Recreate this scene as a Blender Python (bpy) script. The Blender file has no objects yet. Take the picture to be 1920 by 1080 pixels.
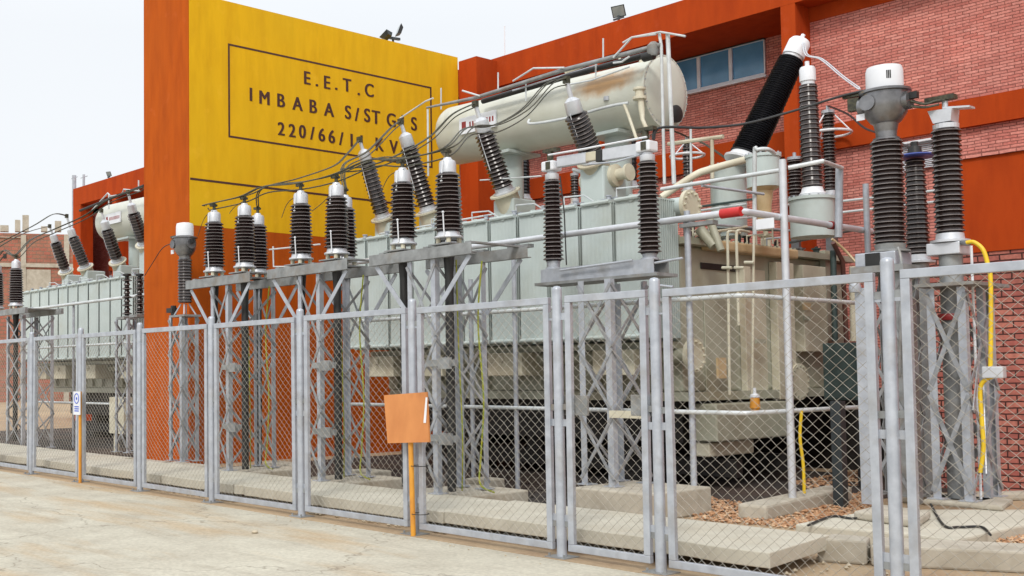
import bpy, math, random
from mathutils import Vector, Matrix
random.seed(7)
sc = bpy.context.scene
C = sc.collection

# ------------------------------------------------------------------ camera
PP = (620.0, 600.0); VA = (-1035.0, 718.0); VB = (3190.0, 677.0)
FL = math.sqrt(-((VA[0]-PP[0])*(VB[0]-PP[0]) + (VA[1]-PP[1])*(VB[1]-PP[1])))
def _r(v): return Vector((v[0]-PP[0], -(v[1]-PP[1]), -FL))
_X = -_r(VA).normalized(); _Y = _r(VB).normalized(); _Z = _X.cross(_Y)
ROT = Matrix((_X, _Y, _Z))
EYE = Vector((0, 0, 1.6))
def ray(x, y): return ROT @ _r((x, y))
def A(x, y, Y):
    d = ray(x, y); return EYE + d*(Y/d[1])
def AX(x, y, X):
    d = ray(x, y); return EYE + d*(X/d[0])
def AZ(x, y, z=0.0):
    d = ray(x, y); return EYE + d*((z-EYE[2])/d[2])
def mpp(x, y, Y):           # metres per photo pixel at that place
    d = ray(x, y); return (Y/d[1])
cd = bpy.data.cameras.new('camera'); cam = bpy.data.objects.new('camera', cd); C.objects.link(cam)
cam.matrix_world = Matrix.Translation(EYE) @ ROT.to_4x4()
cd.sensor_width = 36; cd.lens = 36*FL/1920
cd.shift_x = (960-PP[0])/1920; cd.shift_y = (PP[1]-540)/1920
cd.clip_start = .1; cd.clip_end = 2000
sc.camera = cam

# ------------------------------------------------------------------ sky, sun, exposure
w = bpy.data.worlds.new("World"); sc.world = w; w.use_nodes = True
nt = w.node_tree; bg = nt.nodes['Background']
sky = nt.nodes.new('ShaderNodeTexSky'); sky.sky_type = 'NISHITA'; sky.sun_disc = False
SUN_EL, SUN_AZ = 42, 150
sky.sun_elevation = math.radians(SUN_EL); sky.sun_rotation = math.radians(SUN_AZ)
sky.air_density = 1.0; sky.dust_density = 4.0; sky.ozone_density = 1.0
mx = nt.nodes.new('ShaderNodeMix'); mx.data_type = 'RGBA'; mx.inputs[0].default_value = .88
# overcast: an almost even white cloud deck over the clear sky
tcn = nt.nodes.new('ShaderNodeTexCoord'); nz = nt.nodes.new('ShaderNodeTexNoise'); nz.inputs['Scale'].default_value = 1.6
nz.inputs['Detail'].default_value = 3
crp = nt.nodes.new('ShaderNodeValToRGB')
crp.color_ramp.elements[0].position = .3; crp.color_ramp.elements[0].color = (8.4, 8.75, 9.1, 1)
crp.color_ramp.elements[1].position = .7; crp.color_ramp.elements[1].color = (8.9, 9.1, 9.3, 1)
nt.links.new(tcn.outputs['Generated'], nz.inputs['Vector']); nt.links.new(nz.outputs[0], crp.inputs[0])
# an overcast sky is brighter overhead than at the horizon
sep = nt.nodes.new('ShaderNodeSeparateXYZ'); nt.links.new(tcn.outputs['Generated'], sep.inputs[0])
gr = nt.nodes.new('ShaderNodeMapRange'); gr.inputs['From Min'].default_value = .30; gr.inputs['From Max'].default_value = 1.0
gr.inputs['To Min'].default_value = 1.0; gr.inputs['To Max'].default_value = 1.7; nt.links.new(sep.outputs[2], gr.inputs['Value'])
vmul = nt.nodes.new('ShaderNodeVectorMath'); vmul.operation = 'SCALE'
nt.links.new(crp.outputs[0], vmul.inputs[0]); nt.links.new(gr.outputs[0], vmul.inputs['Scale'])
nt.links.new(sky.outputs[0], mx.inputs[6]); nt.links.new(vmul.outputs[0], mx.inputs[7])
nt.links.new(mx.outputs[2], bg.inputs['Color']); bg.inputs['Strength'].default_value = .1
sd = bpy.data.lights.new('sun', 'SUN'); sd.energy = 1.5; sd.angle = math.radians(12); sd.color = (1, .96, .9)
so = bpy.data.objects.new('sun', sd); C.objects.link(so)
# from the front right, high
sv = Vector((math.sin(math.radians(SUN_AZ))*math.cos(math.radians(SUN_EL)), math.cos(math.radians(SUN_AZ))*math.cos(math.radians(SUN_EL)), math.sin(math.radians(SUN_EL))))
so.rotation_euler = sv.to_track_quat('Z', 'Y').to_euler()
vs = sc.view_settings; vs.view_transform = 'Standard'; vs.look = 'None'; vs.exposure = .2; vs.gamma = 1; vs.use_curve_mapping = False

# ------------------------------------------------------------------ materials
def newmat(name):
    m = bpy.data.materials.new(name); m.use_nodes = True
    return m, m.node_tree, m.node_tree.nodes['Principled BSDF']
def objco(t, scale=(1, 1, 1)):
    # world position: things built in world coordinates keep their texture scale
    g = t.nodes.new('ShaderNodeNewGeometry'); mp = t.nodes.new('ShaderNodeMapping'); mp.inputs['Scale'].default_value = scale
    t.links.new(g.outputs['Position'], mp.inputs['Vector']); return mp.outputs[0]
def noise(t, co, scale, detail=4, rough=.55):
    n = t.nodes.new('ShaderNodeTexNoise'); n.inputs['Scale'].default_value = scale; n.inputs['Detail'].default_value = detail
    n.inputs['Roughness'].default_value = rough; t.links.new(co, n.inputs['Vector']); return n.outputs[0]
def ramp(t, fac, stops):
    r = t.nodes.new('ShaderNodeValToRGB'); e = r.color_ramp.elements
    while len(e) < len(stops): e.new(.5)
    for k, (p, c) in enumerate(stops): e[k].position = p; e[k].color = (*c, 1) if len(c) == 3 else c
    t.links.new(fac, r.inputs[0]); return r.outputs[0]
def mixc(t, fac, a, b, mode='MIX'):
    m = t.nodes.new('ShaderNodeMix'); m.data_type = 'RGBA'; m.blend_type = mode
    for s, v in ((0, fac), (6, a), (7, b)):
        if isinstance(v, (int, float)): m.inputs[s].default_value = v
        elif isinstance(v, tuple): m.inputs[s].default_value = (*v, 1)
        else: t.links.new(v, m.inputs[s])
    return m.outputs[2]
def bump(t, b, h, strength, dist=.01):
    n = t.nodes.new('ShaderNodeBump'); n.inputs['Strength'].default_value = strength; n.inputs['Distance'].default_value = dist
    t.links.new(h, n.inputs['Height']); t.links.new(n.outputs[0], b.inputs['Normal'])
def M_(name, c1, c2=None, rough=.5, metal=0, scale=6, var=None, stretch=(1, 1, 1), dirt=None, dirtamt=.5, bmp=0, spec=.5):
    m, t, b = newmat(name)
    b.inputs['Roughness'].default_value = rough; b.inputs['Metallic'].default_value = metal
    b.inputs['Specular IOR Level'].default_value = spec
    c2 = c2 or tuple(v*.8 for v in c1)
    co = objco(t, stretch)
    n1 = noise(t, co, scale)
    col = ramp(t, n1, [(.3, c2), (.7, c1)])
    if dirt:
        n2 = noise(t, co, scale*.37, 6, .65)
        f = ramp(t, n2, [(.5, (0, 0, 0)), (.72, (dirtamt,)*3)])
        col = mixc(t, f, col, dirt)
    t.links.new(col, b.inputs['Base Color'])
    if bmp: bump(t, b, n1, bmp)
    return m
MAT = {}
MAT['galv'] = M_('galvanised_steel', (.49, .52, .57), (.36, .385, .43), .40, .30, 9, dirt=(.30, .27, .23), dirtamt=.45)
MAT['galv_dirty'] = M_('weathered_galvanised_steel', (.34, .355, .36), (.20, .205, .205), .55, .3, 7, dirt=(.22, .17, .12), dirtamt=.7)
MAT['brace'] = M_('shaded_galvanised_flats', (.40, .42, .45), (.22, .23, .24), .5, .3, 8, dirt=(.20, .15, .10), dirtamt=.6)  # darker than the legs: shade between the bars put into the colour
MAT['wire'] = M_('mesh_wire', (.44, .42, .37), (.30, .27, .22), .5, .2, 5)
MAT['tpaint'] = M_('grey_green_paint', (.50, .565, .55), (.44, .505, .49), .40, 0, 2.5, dirt=(.36, .37, .30), dirtamt=.5)
MAT['tank'] = M_('stained_tank_paint', (.44, .45, .36), (.33, .32, .24), .45, 0, 1.6, dirt=(.20, .15, .08), dirtamt=.6)
MAT['cream'] = M_('cream_paint', (.66, .63, .50), (.52, .48, .36), .5, 0, 2.2, dirt=(.30, .20, .11), dirtamt=.6)
MAT['rust'] = M_('oily_brown_edge', (.64, .50, .30), (.46, .32, .16), .4, 0, 3, dirt=(.18, .12, .06), dirtamt=.6)
MAT['porc'] = M_('brown_porcelain', (.026, .016, .014), (.015, .010, .009), .24, 0, 4, spec=.5)
MAT['porc_rim'] = M_('painted_gloss_rim', (.34, .30, .29), (.16, .13, .12), .25, 0, 6)  # paler rim colour painted in for sky gloss on the shed edges
MAT['black'] = M_('black_silicone', (.014, .014, .017), (.009, .009, .011), .3, 0, 4)
MAT['alu'] = M_('bare_aluminium', (.66, .68, .72), (.55, .57, .60), .38, .35, 8)
MAT['white'] = M_('white_enamel', (.78, .80, .83), (.68, .70, .74), .35, 0, 3)
MAT['whitepipe'] = M_('painted_spray_pipe', (.66, .69, .70), (.52, .55, .56), .4, .1, 6, dirt=(.32, .33, .30), dirtamt=.5)
MAT['cable'] = M_('black_cable', (.020, .020, .020), (.012, .012, .012), .5)
MAT['bundle'] = M_('weathered_conductor', (.09, .085, .05), (.03, .03, .022), .5, .2, 30)
MAT['head'] = M_('cast_grey_housing', (.30, .30, .31), (.14, .14, .145), .30, .7, 5)
MAT['yelcable'] = M_('green_yellow_earth_cable', (.42, .38, .03), (.16, .24, .03), .5, 0, 20)
MAT['yellow'] = M_('yellow_hose', (.80, .56, .02), (.66, .44, .02), .4)
MAT['red'] = M_('red_coupling', (.60, .03, .03), (.42, .02, .02), .4)
MAT['oxide'] = M_('brown_oxide_pipe', (.13, .05, .035), (.08, .035, .03), .5)
MAT['darkred'] = M_('dark_red_paint', (.32, .03, .03), (.2, .02, .02), .45)
MAT['blue'] = M_('blue_ring', (.03, .06, .30), None, .4)
MAT['cabinet'] = M_('dark_green_cabinet', (.055, .085, .082), (.035, .055, .052), .45)
MAT['conc'] = M_('concrete', (.50, .46, .38), (.40, .36, .29), .85, 0, 5, dirt=(.26, .22, .16), dirtamt=.6, bmp=.3)
MAT['slab'] = M_('pale_concrete_slab', (.56, .53, .44), (.46, .43, .35), .85, 0, 3, dirt=(.42, .36, .26), dirtamt=.5, bmp=.25)
MAT['darkpit'] = M_('dark_steel_and_shade', (.022, .018, .016), (.012, .010, .009), .6)  # dark steel; also painted shade for the underside of the tank
MAT['orangepole'] = M_('orange_pole', (.72, .33, .03), (.58, .24, .03), .5)
MAT['wood'] = M_('faded_orange_board', (.66, .27, .085), (.52, .19, .055), .6, 0, 4, stretch=(1, 1, .5), dirt=(.34, .12, .03), dirtamt=.6)
MAT['text'] = M_('dark_brown_lettering', (.07, .02, .012), None, .7)
MAT['bluemark'] = M_('blue_print', (.03, .10, .60), None, .5)
MAT['lampbody'] = M_('dark_lamp_housing', (.035, .045, .05), None, .4)
MAT['lens'] = M_('lamp_glass', (.30, .36, .36), (.2, .25, .25), .15)
MAT['mullion'] = M_('white_window_frame', (.74, .78, .86), None, .4)
MAT['stone'] = M_('rounded_stone', (.55, .48, .36), (.36, .30, .21), .8, 0, 8)

def m_glass():
    m, t, b = newmat('blue_window_glass'); co = objco(t, (1, 1, 1))
    c = ramp(t, noise(t, co, 2.2), [(.3, (.07, .22, .40)), (.7, (.12, .32, .55))])
    t.links.new(c, b.inputs['Base Color']); b.inputs['Roughness'].default_value = .14; b.inputs['Specular IOR Level'].default_value = .55
    return m
MAT['glass'] = m_glass()
def m_plaster(name, c1, c2, c3):
    m, t, b = newmat(name)
    co = objco(t, (1.8, 1.8, .40)); co2 = objco(t, (1, 1, 1))
    n1 = noise(t, co, 2.2, 6, .6); n2 = noise(t, co2, .6, 4)
    a = ramp(t, n1, [(.25, c2), (.6, c1)]); col = mixc(t, ramp(t, n2, [(.4, (0, 0, 0)), (.75, (.7, .7, .7))]), a, c3)
    n3 = noise(t, objco(t, (3.2, 3.2, .16)), 1.0, 7, .7); n4 = noise(t, co2, 2.6, 7, .68)
    dk = tuple(v*.52 for v in c1)
    col = mixc(t, ramp(t, n3, [(.58, (0, 0, 0)), (.76, (.34, .34, .34))]), col, dk)
    col = mixc(t, ramp(t, n4, [(.58, (0, 0, 0)), (.72, (.30, .30, .30))]), col, tuple(min(1, v*1.15+.03) for v in c1))
    t.links.new(col, b.inputs['Base Color']); b.inputs['Roughness'].default_value = .9; b.inputs['Specular IOR Level'].default_value = .12
    bump(t, b, noise(t, co2, 60, 3), .25, .004); return m
MAT['yplaster'] = m_plaster('yellow_plaster', (.76, .43, .012), (.64, .34, .010), (.70, .42, .016))
MAT['oplaster'] = m_plaster('orange_plaster', (.46, .088, .007), (.33, .058, .006), (.42, .088, .009))
MAT['rplaster'] = m_plaster('red_orange_plaster', (.42, .055, .008), (.30, .036, .007), (.36, .052, .008))

def m_brick(name, bw, bh, mort, c1, c2, cm, depth, cmb=None):
    m, t, b = newmat(name)
    g = t.nodes.new('ShaderNodeNewGeometry'); sx = t.nodes.new('ShaderNodeSeparateXYZ'); t.links.new(g.outputs['Position'], sx.inputs[0])
    cb = t.nodes.new('ShaderNodeCombineXYZ'); ad = t.nodes.new('ShaderNodeMath'); ad.operation = 'ADD'
    t.links.new(sx.outputs[0], ad.inputs[0]); t.links.new(sx.outputs[1], ad.inputs[1])
    t.links.new(ad.outputs[0], cb.inputs[0]); t.links.new(sx.outputs[2], cb.inputs[1])
    # slight waviness of the courses
    nn = t.nodes.new('ShaderNodeTexNoise'); nn.inputs['Scale'].default_value = 3.0; t.links.new(g.outputs['Position'], nn.inputs['Vector'])
    va = t.nodes.new('ShaderNodeVectorMath'); va.operation = 'MULTIPLY_ADD'; va.inputs[1].default_value = (bh*.5,)*3
    t.links.new(nn.outputs['Color'], va.inputs[0]); t.links.new(cb.outputs[0], va.inputs[2])
    br = t.nodes.new('ShaderNodeTexBrick'); t.links.new(va.outputs[0], br.inputs['Vector'])
    br.inputs['Scale'].default_value = 1; br.inputs['Brick Width'].default_value = bw; br.inputs['Row Height'].default_value = bh
    br.inputs['Mortar Size'].default_value = mort; br.inputs['Mortar Smooth'].default_value = .3; br.inputs['Bias'].default_value = 0
    br.inputs['Color1'].default_value = (*c1, 1); br.inputs['Color2'].default_value = (*c2, 1); br.inputs['Mortar'].default_value = (*cm, 1)
    co = objco(t); v = ramp(t, noise(t, co, 1.3, 5), [(.3, (.80, .80, .80)), (.7, (1.12, 1.1, 1.08))])
    v2 = ramp(t, noise(t, co, 22, 3), [(.3, (.78, .76, .76)), (.7, (1.15, 1.15, 1.15))])
    col = mixc(t, 1.0, mixc(t, 1.0, br.outputs[0], v, 'MULTIPLY'), v2, 'MULTIPLY')
    t.links.new(col, b.inputs['Base Color']); b.inputs['Roughness'].default_value = .85
    iv = t.nodes.new('ShaderNodeMath'); iv.operation = 'SUBTRACT'; iv.inputs[0].default_value = 1; t.links.new(br.outputs['Fac'], iv.inputs[1])
    bump(t, b, iv.outputs[0], .8, depth); return m
MAT['brick'] = m_brick('pink_red_brick', .20, .048, .006, (.70, .29, .24), (.55, .175, .14), (.27, .09, .07), .010)
MAT['brickbig'] = m_brick('coarse_red_brick', .26, .079, .010, (.50, .18, .135), (.38, .11, .09), (.07, .022, .018), .03)
MAT['brickfar'] = m_brick('far_old_brick', .6, .25, .03, (.40, .13, .09), (.36, .17, .11), (.24, .16, .11), .01)

def m_ground(name, c1, c2, c3, scale, bs=.4):
    m, t, b = newmat(name); co = objco(t)
    n1 = noise(t, co, scale, 8, .62); n2 = noise(t, co, scale*.16, 5); n3 = noise(t, co, 26, 4)
    a = ramp(t, n1, [(.32, c2), (.62, c1)]); f = ramp(t, n2, [(.42, (0, 0, 0)), (.62, (.85, .85, .85))])
    col = mixc(t, f, a, c3); col = mixc(t, 1.0, col, ramp(t, n3, [(.3, (.86, .86, .86)), (.7, (1.08, 1.08, 1.08))]), 'MULTIPLY')
    t.links.new(col, b.inputs['Base Color']); b.inputs['Roughness'].default_value = .9
    bump(t, b, n3, bs, .01); return m
def m_road():
    m, t, b = newmat('pale_dusty_concrete')
    co = objco(t); cs_ = objco(t, (.22, 1, 1)); n1 = noise(t, co, 1.1, 8, .62); n2 = noise(t, cs_, 1.0, 6, .6); n3 = noise(t, co, 30, 4); n4 = noise(t, cs_, 3.1, 5, .6)
    a = ramp(t, n1, [(.32, (.42, .385, .31)), (.62, (.53, .50, .41))])
    col = mixc(t, ramp(t, n2, [(.50, (0, 0, 0)), (.66, (.8, .8, .8))]), a, (.45, .32, .18))
    col = mixc(t, ramp(t, n4, [(.55, (0, 0, 0)), (.75, (.45, .45, .45))]), col, (.30, .26, .20))
    col = mixc(t, 1.0, col, ramp(t, n3, [(.3, (.84, .84, .84)), (.7, (1.1, 1.1, 1.1))]), 'MULTIPLY')
    # hairline cracks
    vo = t.nodes.new('ShaderNodeTexVoronoi'); vo.feature = 'DISTANCE_TO_EDGE'; vo.inputs['Scale'].default_value = .38
    nw = t.nodes.new('ShaderNodeTexNoise'); nw.inputs['Scale'].default_value = 2.2; nw.inputs['Detail'].default_value = 5; t.links.new(co, nw.inputs['Vector'])
    va = t.nodes.new('ShaderNodeVectorMath'); va.operation = 'MULTIPLY_ADD'; va.inputs[1].default_value = (.9, .9, .9); t.links.new(nw.outputs['Color'], va.inputs[0]); t.links.new(co, va.inputs[2]); t.links.new(va.outputs[0], vo.inputs['Vector'])
    col = mixc(t, ramp(t, vo.outputs[0], [(0, (.55, .55, .55)), (.006, (0, 0, 0))]), col, (.14, .11, .08))
    t.links.new(col, b.inputs['Base Color']); b.inputs['Roughness'].default_value = .9; b.inputs['Specular IOR Level'].default_value = .2
    bump(t, b, n3, .25, .01); return m
MAT['road'] = m_road()
MAT['yard'] = m_ground('yard_soil', (.40, .30, .19), (.30, .20, .12), (.46, .33, .2), 1.2, .5)
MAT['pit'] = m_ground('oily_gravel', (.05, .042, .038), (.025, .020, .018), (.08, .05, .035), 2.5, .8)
def m_leaf():
    m, t, b = newmat('reddish_pebbles')
    oi = t.nodes.new('ShaderNodeObjectInfo'); co = objco(t)
    c = ramp(t, noise(t, co, 17, 2, .3), [(.25, (.24, .11, .05)), (.5, (.46, .25, .13)), (.75, (.62, .46, .30))])
    t.links.new(c, b.inputs['Base Color']); b.inputs['Roughness'].default_value = .85; return m
MAT['pebble'] = m_leaf()
def m_cons():
    m, t, b = newmat('conservator_paint'); co = objco(t)
    base = ramp(t, noise(t, co, 2.0), [(.3, (.52, .53, .45)), (.7, (.61, .62, .55))])
    # one long ochre rust stain on the upper side near the right end
    g = t.nodes.new('ShaderNodeNewGeometry'); vm = t.nodes.new('ShaderNodeVectorMath'); vm.operation = 'SUBTRACT'
    vm.inputs[1].default_value = tuple(A(1140, 158, 13.62)); t.links.new(g.outputs['Position'], vm.inputs[0])
    sc_ = t.nodes.new('ShaderNodeVectorMath'); sc_.operation = 'MULTIPLY'; sc_.inputs[1].default_value = (1/.70, 1/.5, 1/.20); t.links.new(vm.outputs[0], sc_.inputs[0])
    ln = t.nodes.new('ShaderNodeVectorMath'); ln.operation = 'LENGTH'; t.links.new(sc_.outputs[0], ln.inputs[0])
    nn = noise(t, co, 5, 4); ad = t.nodes.new('ShaderNodeMath'); ad.operation = 'ADD'; t.links.new(ln.outputs['Value'], ad.inputs[0]); t.links.new(nn, ad.inputs[1])
    f = ramp(t, ad.outputs[0], [(.0, (1, 1, 1)), (1, (0, 0, 0))])
    f.node.color_ramp.elements[0].position = .0
    mr = t.nodes.new('ShaderNodeMapRange'); mr.inputs['From Min'].default_value = 1.0; mr.inputs['From Max'].default_value = 1.65
    mr.inputs['To Min'].default_value = .85; mr.inputs['To Max'].default_value = 0; t.links.new(ad.outputs[0], mr.inputs['Value'])
    col = mixc(t, mr.outputs[0], base, (.42, .22, .07))
    t.links.new(col, b.inputs['Base Color']); b.inputs['Roughness'].default_value = .38; return m
MAT['cons'] = m_cons()

# ------------------------------------------------------------------ mesh helpers
class MB:
    def __init__(s): s.v = []; s.f = []; s.rim = set()
    def add(s, vs_, fs):
        o = len(s.v); s.v += [Vector(p) for p in vs_]; s.f += [[i+o for i in f] for f in fs]; return s
    def box(s, a, b):
        x0, x1 = sorted((a[0], b[0])); y0, y1 = sorted((a[1], b[1])); z0, z1 = sorted((a[2], b[2]))
        return s.add([(x0,y0,z0),(x1,y0,z0),(x1,y1,z0),(x0,y1,z0),(x0,y0,z1),(x1,y0,z1),(x1,y1,z1),(x0,y1,z1)],
                     [(0,3,2,1),(4,5,6,7),(0,1,5,4),(1,2,6,5),(2,3,7,6),(3,0,4,7)])
    def cbox(s, c, d):
        return s.box((c[0]-d[0]/2, c[1]-d[1]/2, c[2]-d[2]/2), (c[0]+d[0]/2, c[1]+d[1]/2, c[2]+d[2]/2))
    def beam(s, p, q, wd, th, up=(0, 0, 1), off=(0, 0)):
        p = Vector(p); q = Vector(q); d = (q-p).normalized(); up = Vector(up)
        if abs(d.dot(up)) > .98: up = Vector((0, 1, 0))
        u = d.cross(up).normalized(); n = u.cross(d).normalized()
        vs_ = []
        for e in (p, q):
            for a, b in ((-1,-1),(1,-1),(1,1),(-1,1)):
                vs_.append(e + u*(a*wd/2+off[0]) + n*(b*th/2+off[1]))
        return s.add(vs_, [(0,1,2,3),(7,6,5,4),(0,4,5,1),(1,5,6,2),(2,6,7,3),(3,7,4,0)])
    def angle(s, p, q, wd, t, u, v):
        # L section: flanges along unit directions u and v
        p = Vector(p); q = Vector(q); u = Vector(u).normalized(); v = Vector(v).normalized()
        sec = [(0,0),(wd,0),(wd,t),(t,t),(t,wd),(0,wd)]
        vs_ = [e+u*a+v*b for e in (p, q) for a, b in sec]
        fs = [(i, (i+1) % 6, 6+(i+1) % 6, 6+i) for i in range(6)]
        return s.add(vs_, fs+[(0,1,2,3),(0,3,4,5),(6,9,8,7),(6,11,10,9)])
    def tube(s, pts, r, n=10, cap=True):
        pts = [Vector(p) for p in pts]; rs = r if isinstance(r, (list, tuple)) else [r]*len(pts)
        prev = None; vs_ = []
        for i, p in enumerate(pts):
            d = (pts[min(i+1, len(pts)-1)]-pts[max(i-1, 0)]).normalized()
            if prev is None:
                u = d.cross(Vector((0, 0, 1)));
                if u.length < .05: u = d.cross(Vector((0, 1, 0)))
                u.normalize()
            else:
                u = (prev - d*prev.dot(d)).normalized()
            prev = u; v = d.cross(u)
            for k in range(n):
                a = 2*math.pi*k/n; vs_.append(p+(u*math.cos(a)+v*math.sin(a))*rs[i])
        fs = []
        for i in range(len(pts)-1):
            for k in range(n):
                fs.append((i*n+k, i*n+(k+1) % n, (i+1)*n+(k+1) % n, (i+1)*n+k))
        if cap: fs += [tuple(range(n))[::-1], tuple((len(pts)-1)*n+k for k in range(n))]
        return s.add(vs_, fs)
    def lathe(s, o, axis, prof, n=24, cap=True):
        # prof = [(radius, distance along axis)]
        o = Vector(o); d = Vector(axis).normalized(); u = d.cross(Vector((0, 1, 0)))
        if u.length < .05: u = d.cross(Vector((1, 0, 0)))
        u.normalize(); v = d.cross(u); vs_ = []
        for r, h in prof:
            for k in range(n):
                a = 2*math.pi*k/n; vs_.append(o+d*h+(u*math.cos(a)+v*math.sin(a))*max(r, 1e-4))
        fs = []
        for i in range(len(prof)-1):
            for k in range(n): fs.append((i*n+k, i*n+(k+1) % n, (i+1)*n+(k+1) % n, (i+1)*n+k))
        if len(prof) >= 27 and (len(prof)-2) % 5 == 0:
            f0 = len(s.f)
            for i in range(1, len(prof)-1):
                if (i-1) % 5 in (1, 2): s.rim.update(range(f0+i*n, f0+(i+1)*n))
        if cap: fs += [tuple(range(n))[::-1], tuple((len(prof)-1)*n+k for k in range(n))]
        return s.add(vs_, fs)
    def cyl(s, p, q, r, n=20):
        p = Vector(p); q = Vector(q); return s.lathe(p, q-p, [(r, 0), (r, (q-p).length)], n)
    def ring(s, c, axis, R, r, n=28, m=8):
        c = Vector(c); d = Vector(axis).normalized(); u = d.cross(Vector((0, 1, 0)))
        if u.length < .05: u = d.cross(Vector((1, 0, 0)))
        u.normalize(); v = d.cross(u); vs_ = []; fs = []
        for i in range(n):
            a = 2*math.pi*i/n; e = u*math.cos(a)+v*math.sin(a)
            for k in range(m):
                b = 2*math.pi*k/m; vs_.append(c+e*(R+r*math.cos(b))+d*r*math.sin(b))
        for i in range(n):
            for k in range(m): fs.append((i*m+k, ((i+1) % n)*m+k, ((i+1) % n)*m+(k+1) % m, i*m+(k+1) % m))
        return s.add(vs_, fs)
    def build(s, name, mat, parent=None, smooth=False, origin=None, bevel=0):
        me = bpy.data.meshes.new(name)
        o = bpy.data.objects.new(name, me); C.objects.link(o)
        base = Vector((0, 0, 0))
        if parent is not None:
            base = wloc(parent)
        elif origin is not None: base = Vector(origin); 
        off = base
        if parent is None and origin is not None: o.location = base
        me.from_pydata([tuple(p-off) for p in s.v], [], s.f); me.validate(); me.update()
        me.materials.append(MAT[mat] if isinstance(mat, str) else mat)
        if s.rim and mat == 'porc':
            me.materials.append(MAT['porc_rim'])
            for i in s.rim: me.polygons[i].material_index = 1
        if smooth:
            me.polygons.foreach_set('use_smooth', [True]*len(me.polygons))
            try: me.set_sharp_from_angle(angle=math.radians(38))
            except Exception: pass
        if parent is not None: o.parent = parent
        if bevel:
            bm_ = o.modifiers.new('bevel', 'BEVEL'); bm_.width = bevel; bm_.segments = 2; bm_.limit_method = 'ANGLE'
        return o
def wloc(o):
    v = Vector((0, 0, 0))
    while o is not None: v += Vector(o.location); o = o.parent
    return v
def tag(o, label=None, cat=None, group=None, kind=None):
    if label: o['label'] = label
    if cat: o['category'] = cat
    if group: o['group'] = group
    if kind: o['kind'] = kind
    return o
def thing(name, loc, label, cat, group=None):
    o = bpy.data.objects.new(name, None); C.objects.link(o); o.location = loc; o.empty_display_size = .2
    return tag(o, label, cat, group)
def copy_tree(o, parent=None):
    c = o.copy(); C.objects.link(c); c.parent = parent
    for ch in [x for x in sc.objects if x.parent == o]: copy_tree(ch, c)
    return c
def sag(p, q, s, n=12):
    p = Vector(p); q = Vector(q); return [p.lerp(q, i/n) - Vector((0, 0, s*4*(i/n)*(1-i/n))) for i in range(n+1)]
def smoothpath(pts, k=6):
    pts = [Vector(p) for p in pts]; out = []
    P = [pts[0]]+pts+[pts[-1]]
    for i in range(1, len(P)-2):
        for j in range(k):
            t_ = j/k; a, b, c, d = P[i-1], P[i], P[i+1], P[i+2]
            out.append(.5*((2*b)+(c-a)*t_+(2*a-5*b+4*c-d)*t_*t_+(3*b-a-3*c+d)*t_**3))
    out.append(pts[-1]); return out
def sheds(L, n, rc, rs, rs2=None):
    # profile of a porcelain insulator with n drip sheds over a length L
    pr = [(rc, 0)]; p = L/n
    for i in range(n):
        R = rs if (rs2 is None or i % 2 == 0) else rs2
        z = i*p
        pr += [(rc, z+p*.22), (R*.985, z+p*.40), (R, z+p*.43), (R*.988, z+p*.50), (rc*1.06, z+p*.92)]
    pr.append((rc, L)); return pr

# ------------------------------------------------------------------ ground
g = MB().add([(-300, -60, 0), (300, -60, 0), (300, 400, 0), (-300, 400, 0)], [(0, 1, 2, 3)]).build('ground', 'yard'); tag(g, 'bare sandy soil of the substation yard', 'ground', kind='structure')
g = MB().box((-120, -30, -.1), (60, 7.62, .012)).build('road', 'road'); tag(g, 'pale dusty concrete road along the fence', 'road', kind='structure')
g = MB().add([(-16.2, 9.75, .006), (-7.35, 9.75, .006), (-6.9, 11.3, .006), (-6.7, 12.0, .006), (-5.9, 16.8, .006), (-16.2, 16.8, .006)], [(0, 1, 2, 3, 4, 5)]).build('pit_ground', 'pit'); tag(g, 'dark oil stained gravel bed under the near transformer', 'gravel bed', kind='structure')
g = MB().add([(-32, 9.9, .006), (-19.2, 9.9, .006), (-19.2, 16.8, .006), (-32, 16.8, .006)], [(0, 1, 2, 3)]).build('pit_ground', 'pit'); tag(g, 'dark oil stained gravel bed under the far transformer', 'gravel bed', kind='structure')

# ------------------------------------------------------------------ main brick building
YF, YW = 17.9, 19.4          # fascia plane, wall plane
bl = thing('substation_building', (-10, YW, 0), 'long red brick substation building with orange fascia and blue windows', 'building')
zp = A(1100, 56, YF)[2]       # parapet height
zf = A(1461, 13, YF)[2]       # lower edge of the fascia
XL = A(137, 355, YF)[0]
XP = A(1490, 6, YF)[0]; YR_ = YF+.5
XE = A(142, 400, YW)[0]
MB().box((XE+.1, YW, 0), (XP-.02, YW+9, zp-.25)).build('wall', 'brick', bl)
MB().box((XL, YF+.002, 0), (A(151, 400, YF)[0], YF+.5, zf-.002)).build('pillar', 'rplaster', bl)
V = [(XL+.001, YF+.51), (XL+.2, YF+.51), (XE+.4, YW-.01), (XE, YW-.01)]
MB().add([(x, y, 0) for x, y in V]+[(x, y, zp-.01) for x, y in V], [(3,2,1,0),(4,5,6,7),(0,1,5,4),(1,2,6,5),(2,3,7,6),(3,0,4,7)]).build('end_wall', 'rplaster', bl)
MB().box((XE, YW, zf), (XL+.01, YW+9, zp)).build('fascia', 'rplaster', bl)
ztr = A(1510, 45, YR_)[2]
MB().box((XP, YR_, 0), (14, YW+9, ztr)).build('wall', 'brick', bl)
MB().box((XP+.001, YR_-.02, ztr+.001), (14.1, YW+9, zf-.002)).build('beam', 'rplaster', bl)
f = MB().box((XL, YF, zf), (14.2, YW+.0, zp)).build('fascia', 'rplaster', bl)
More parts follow.
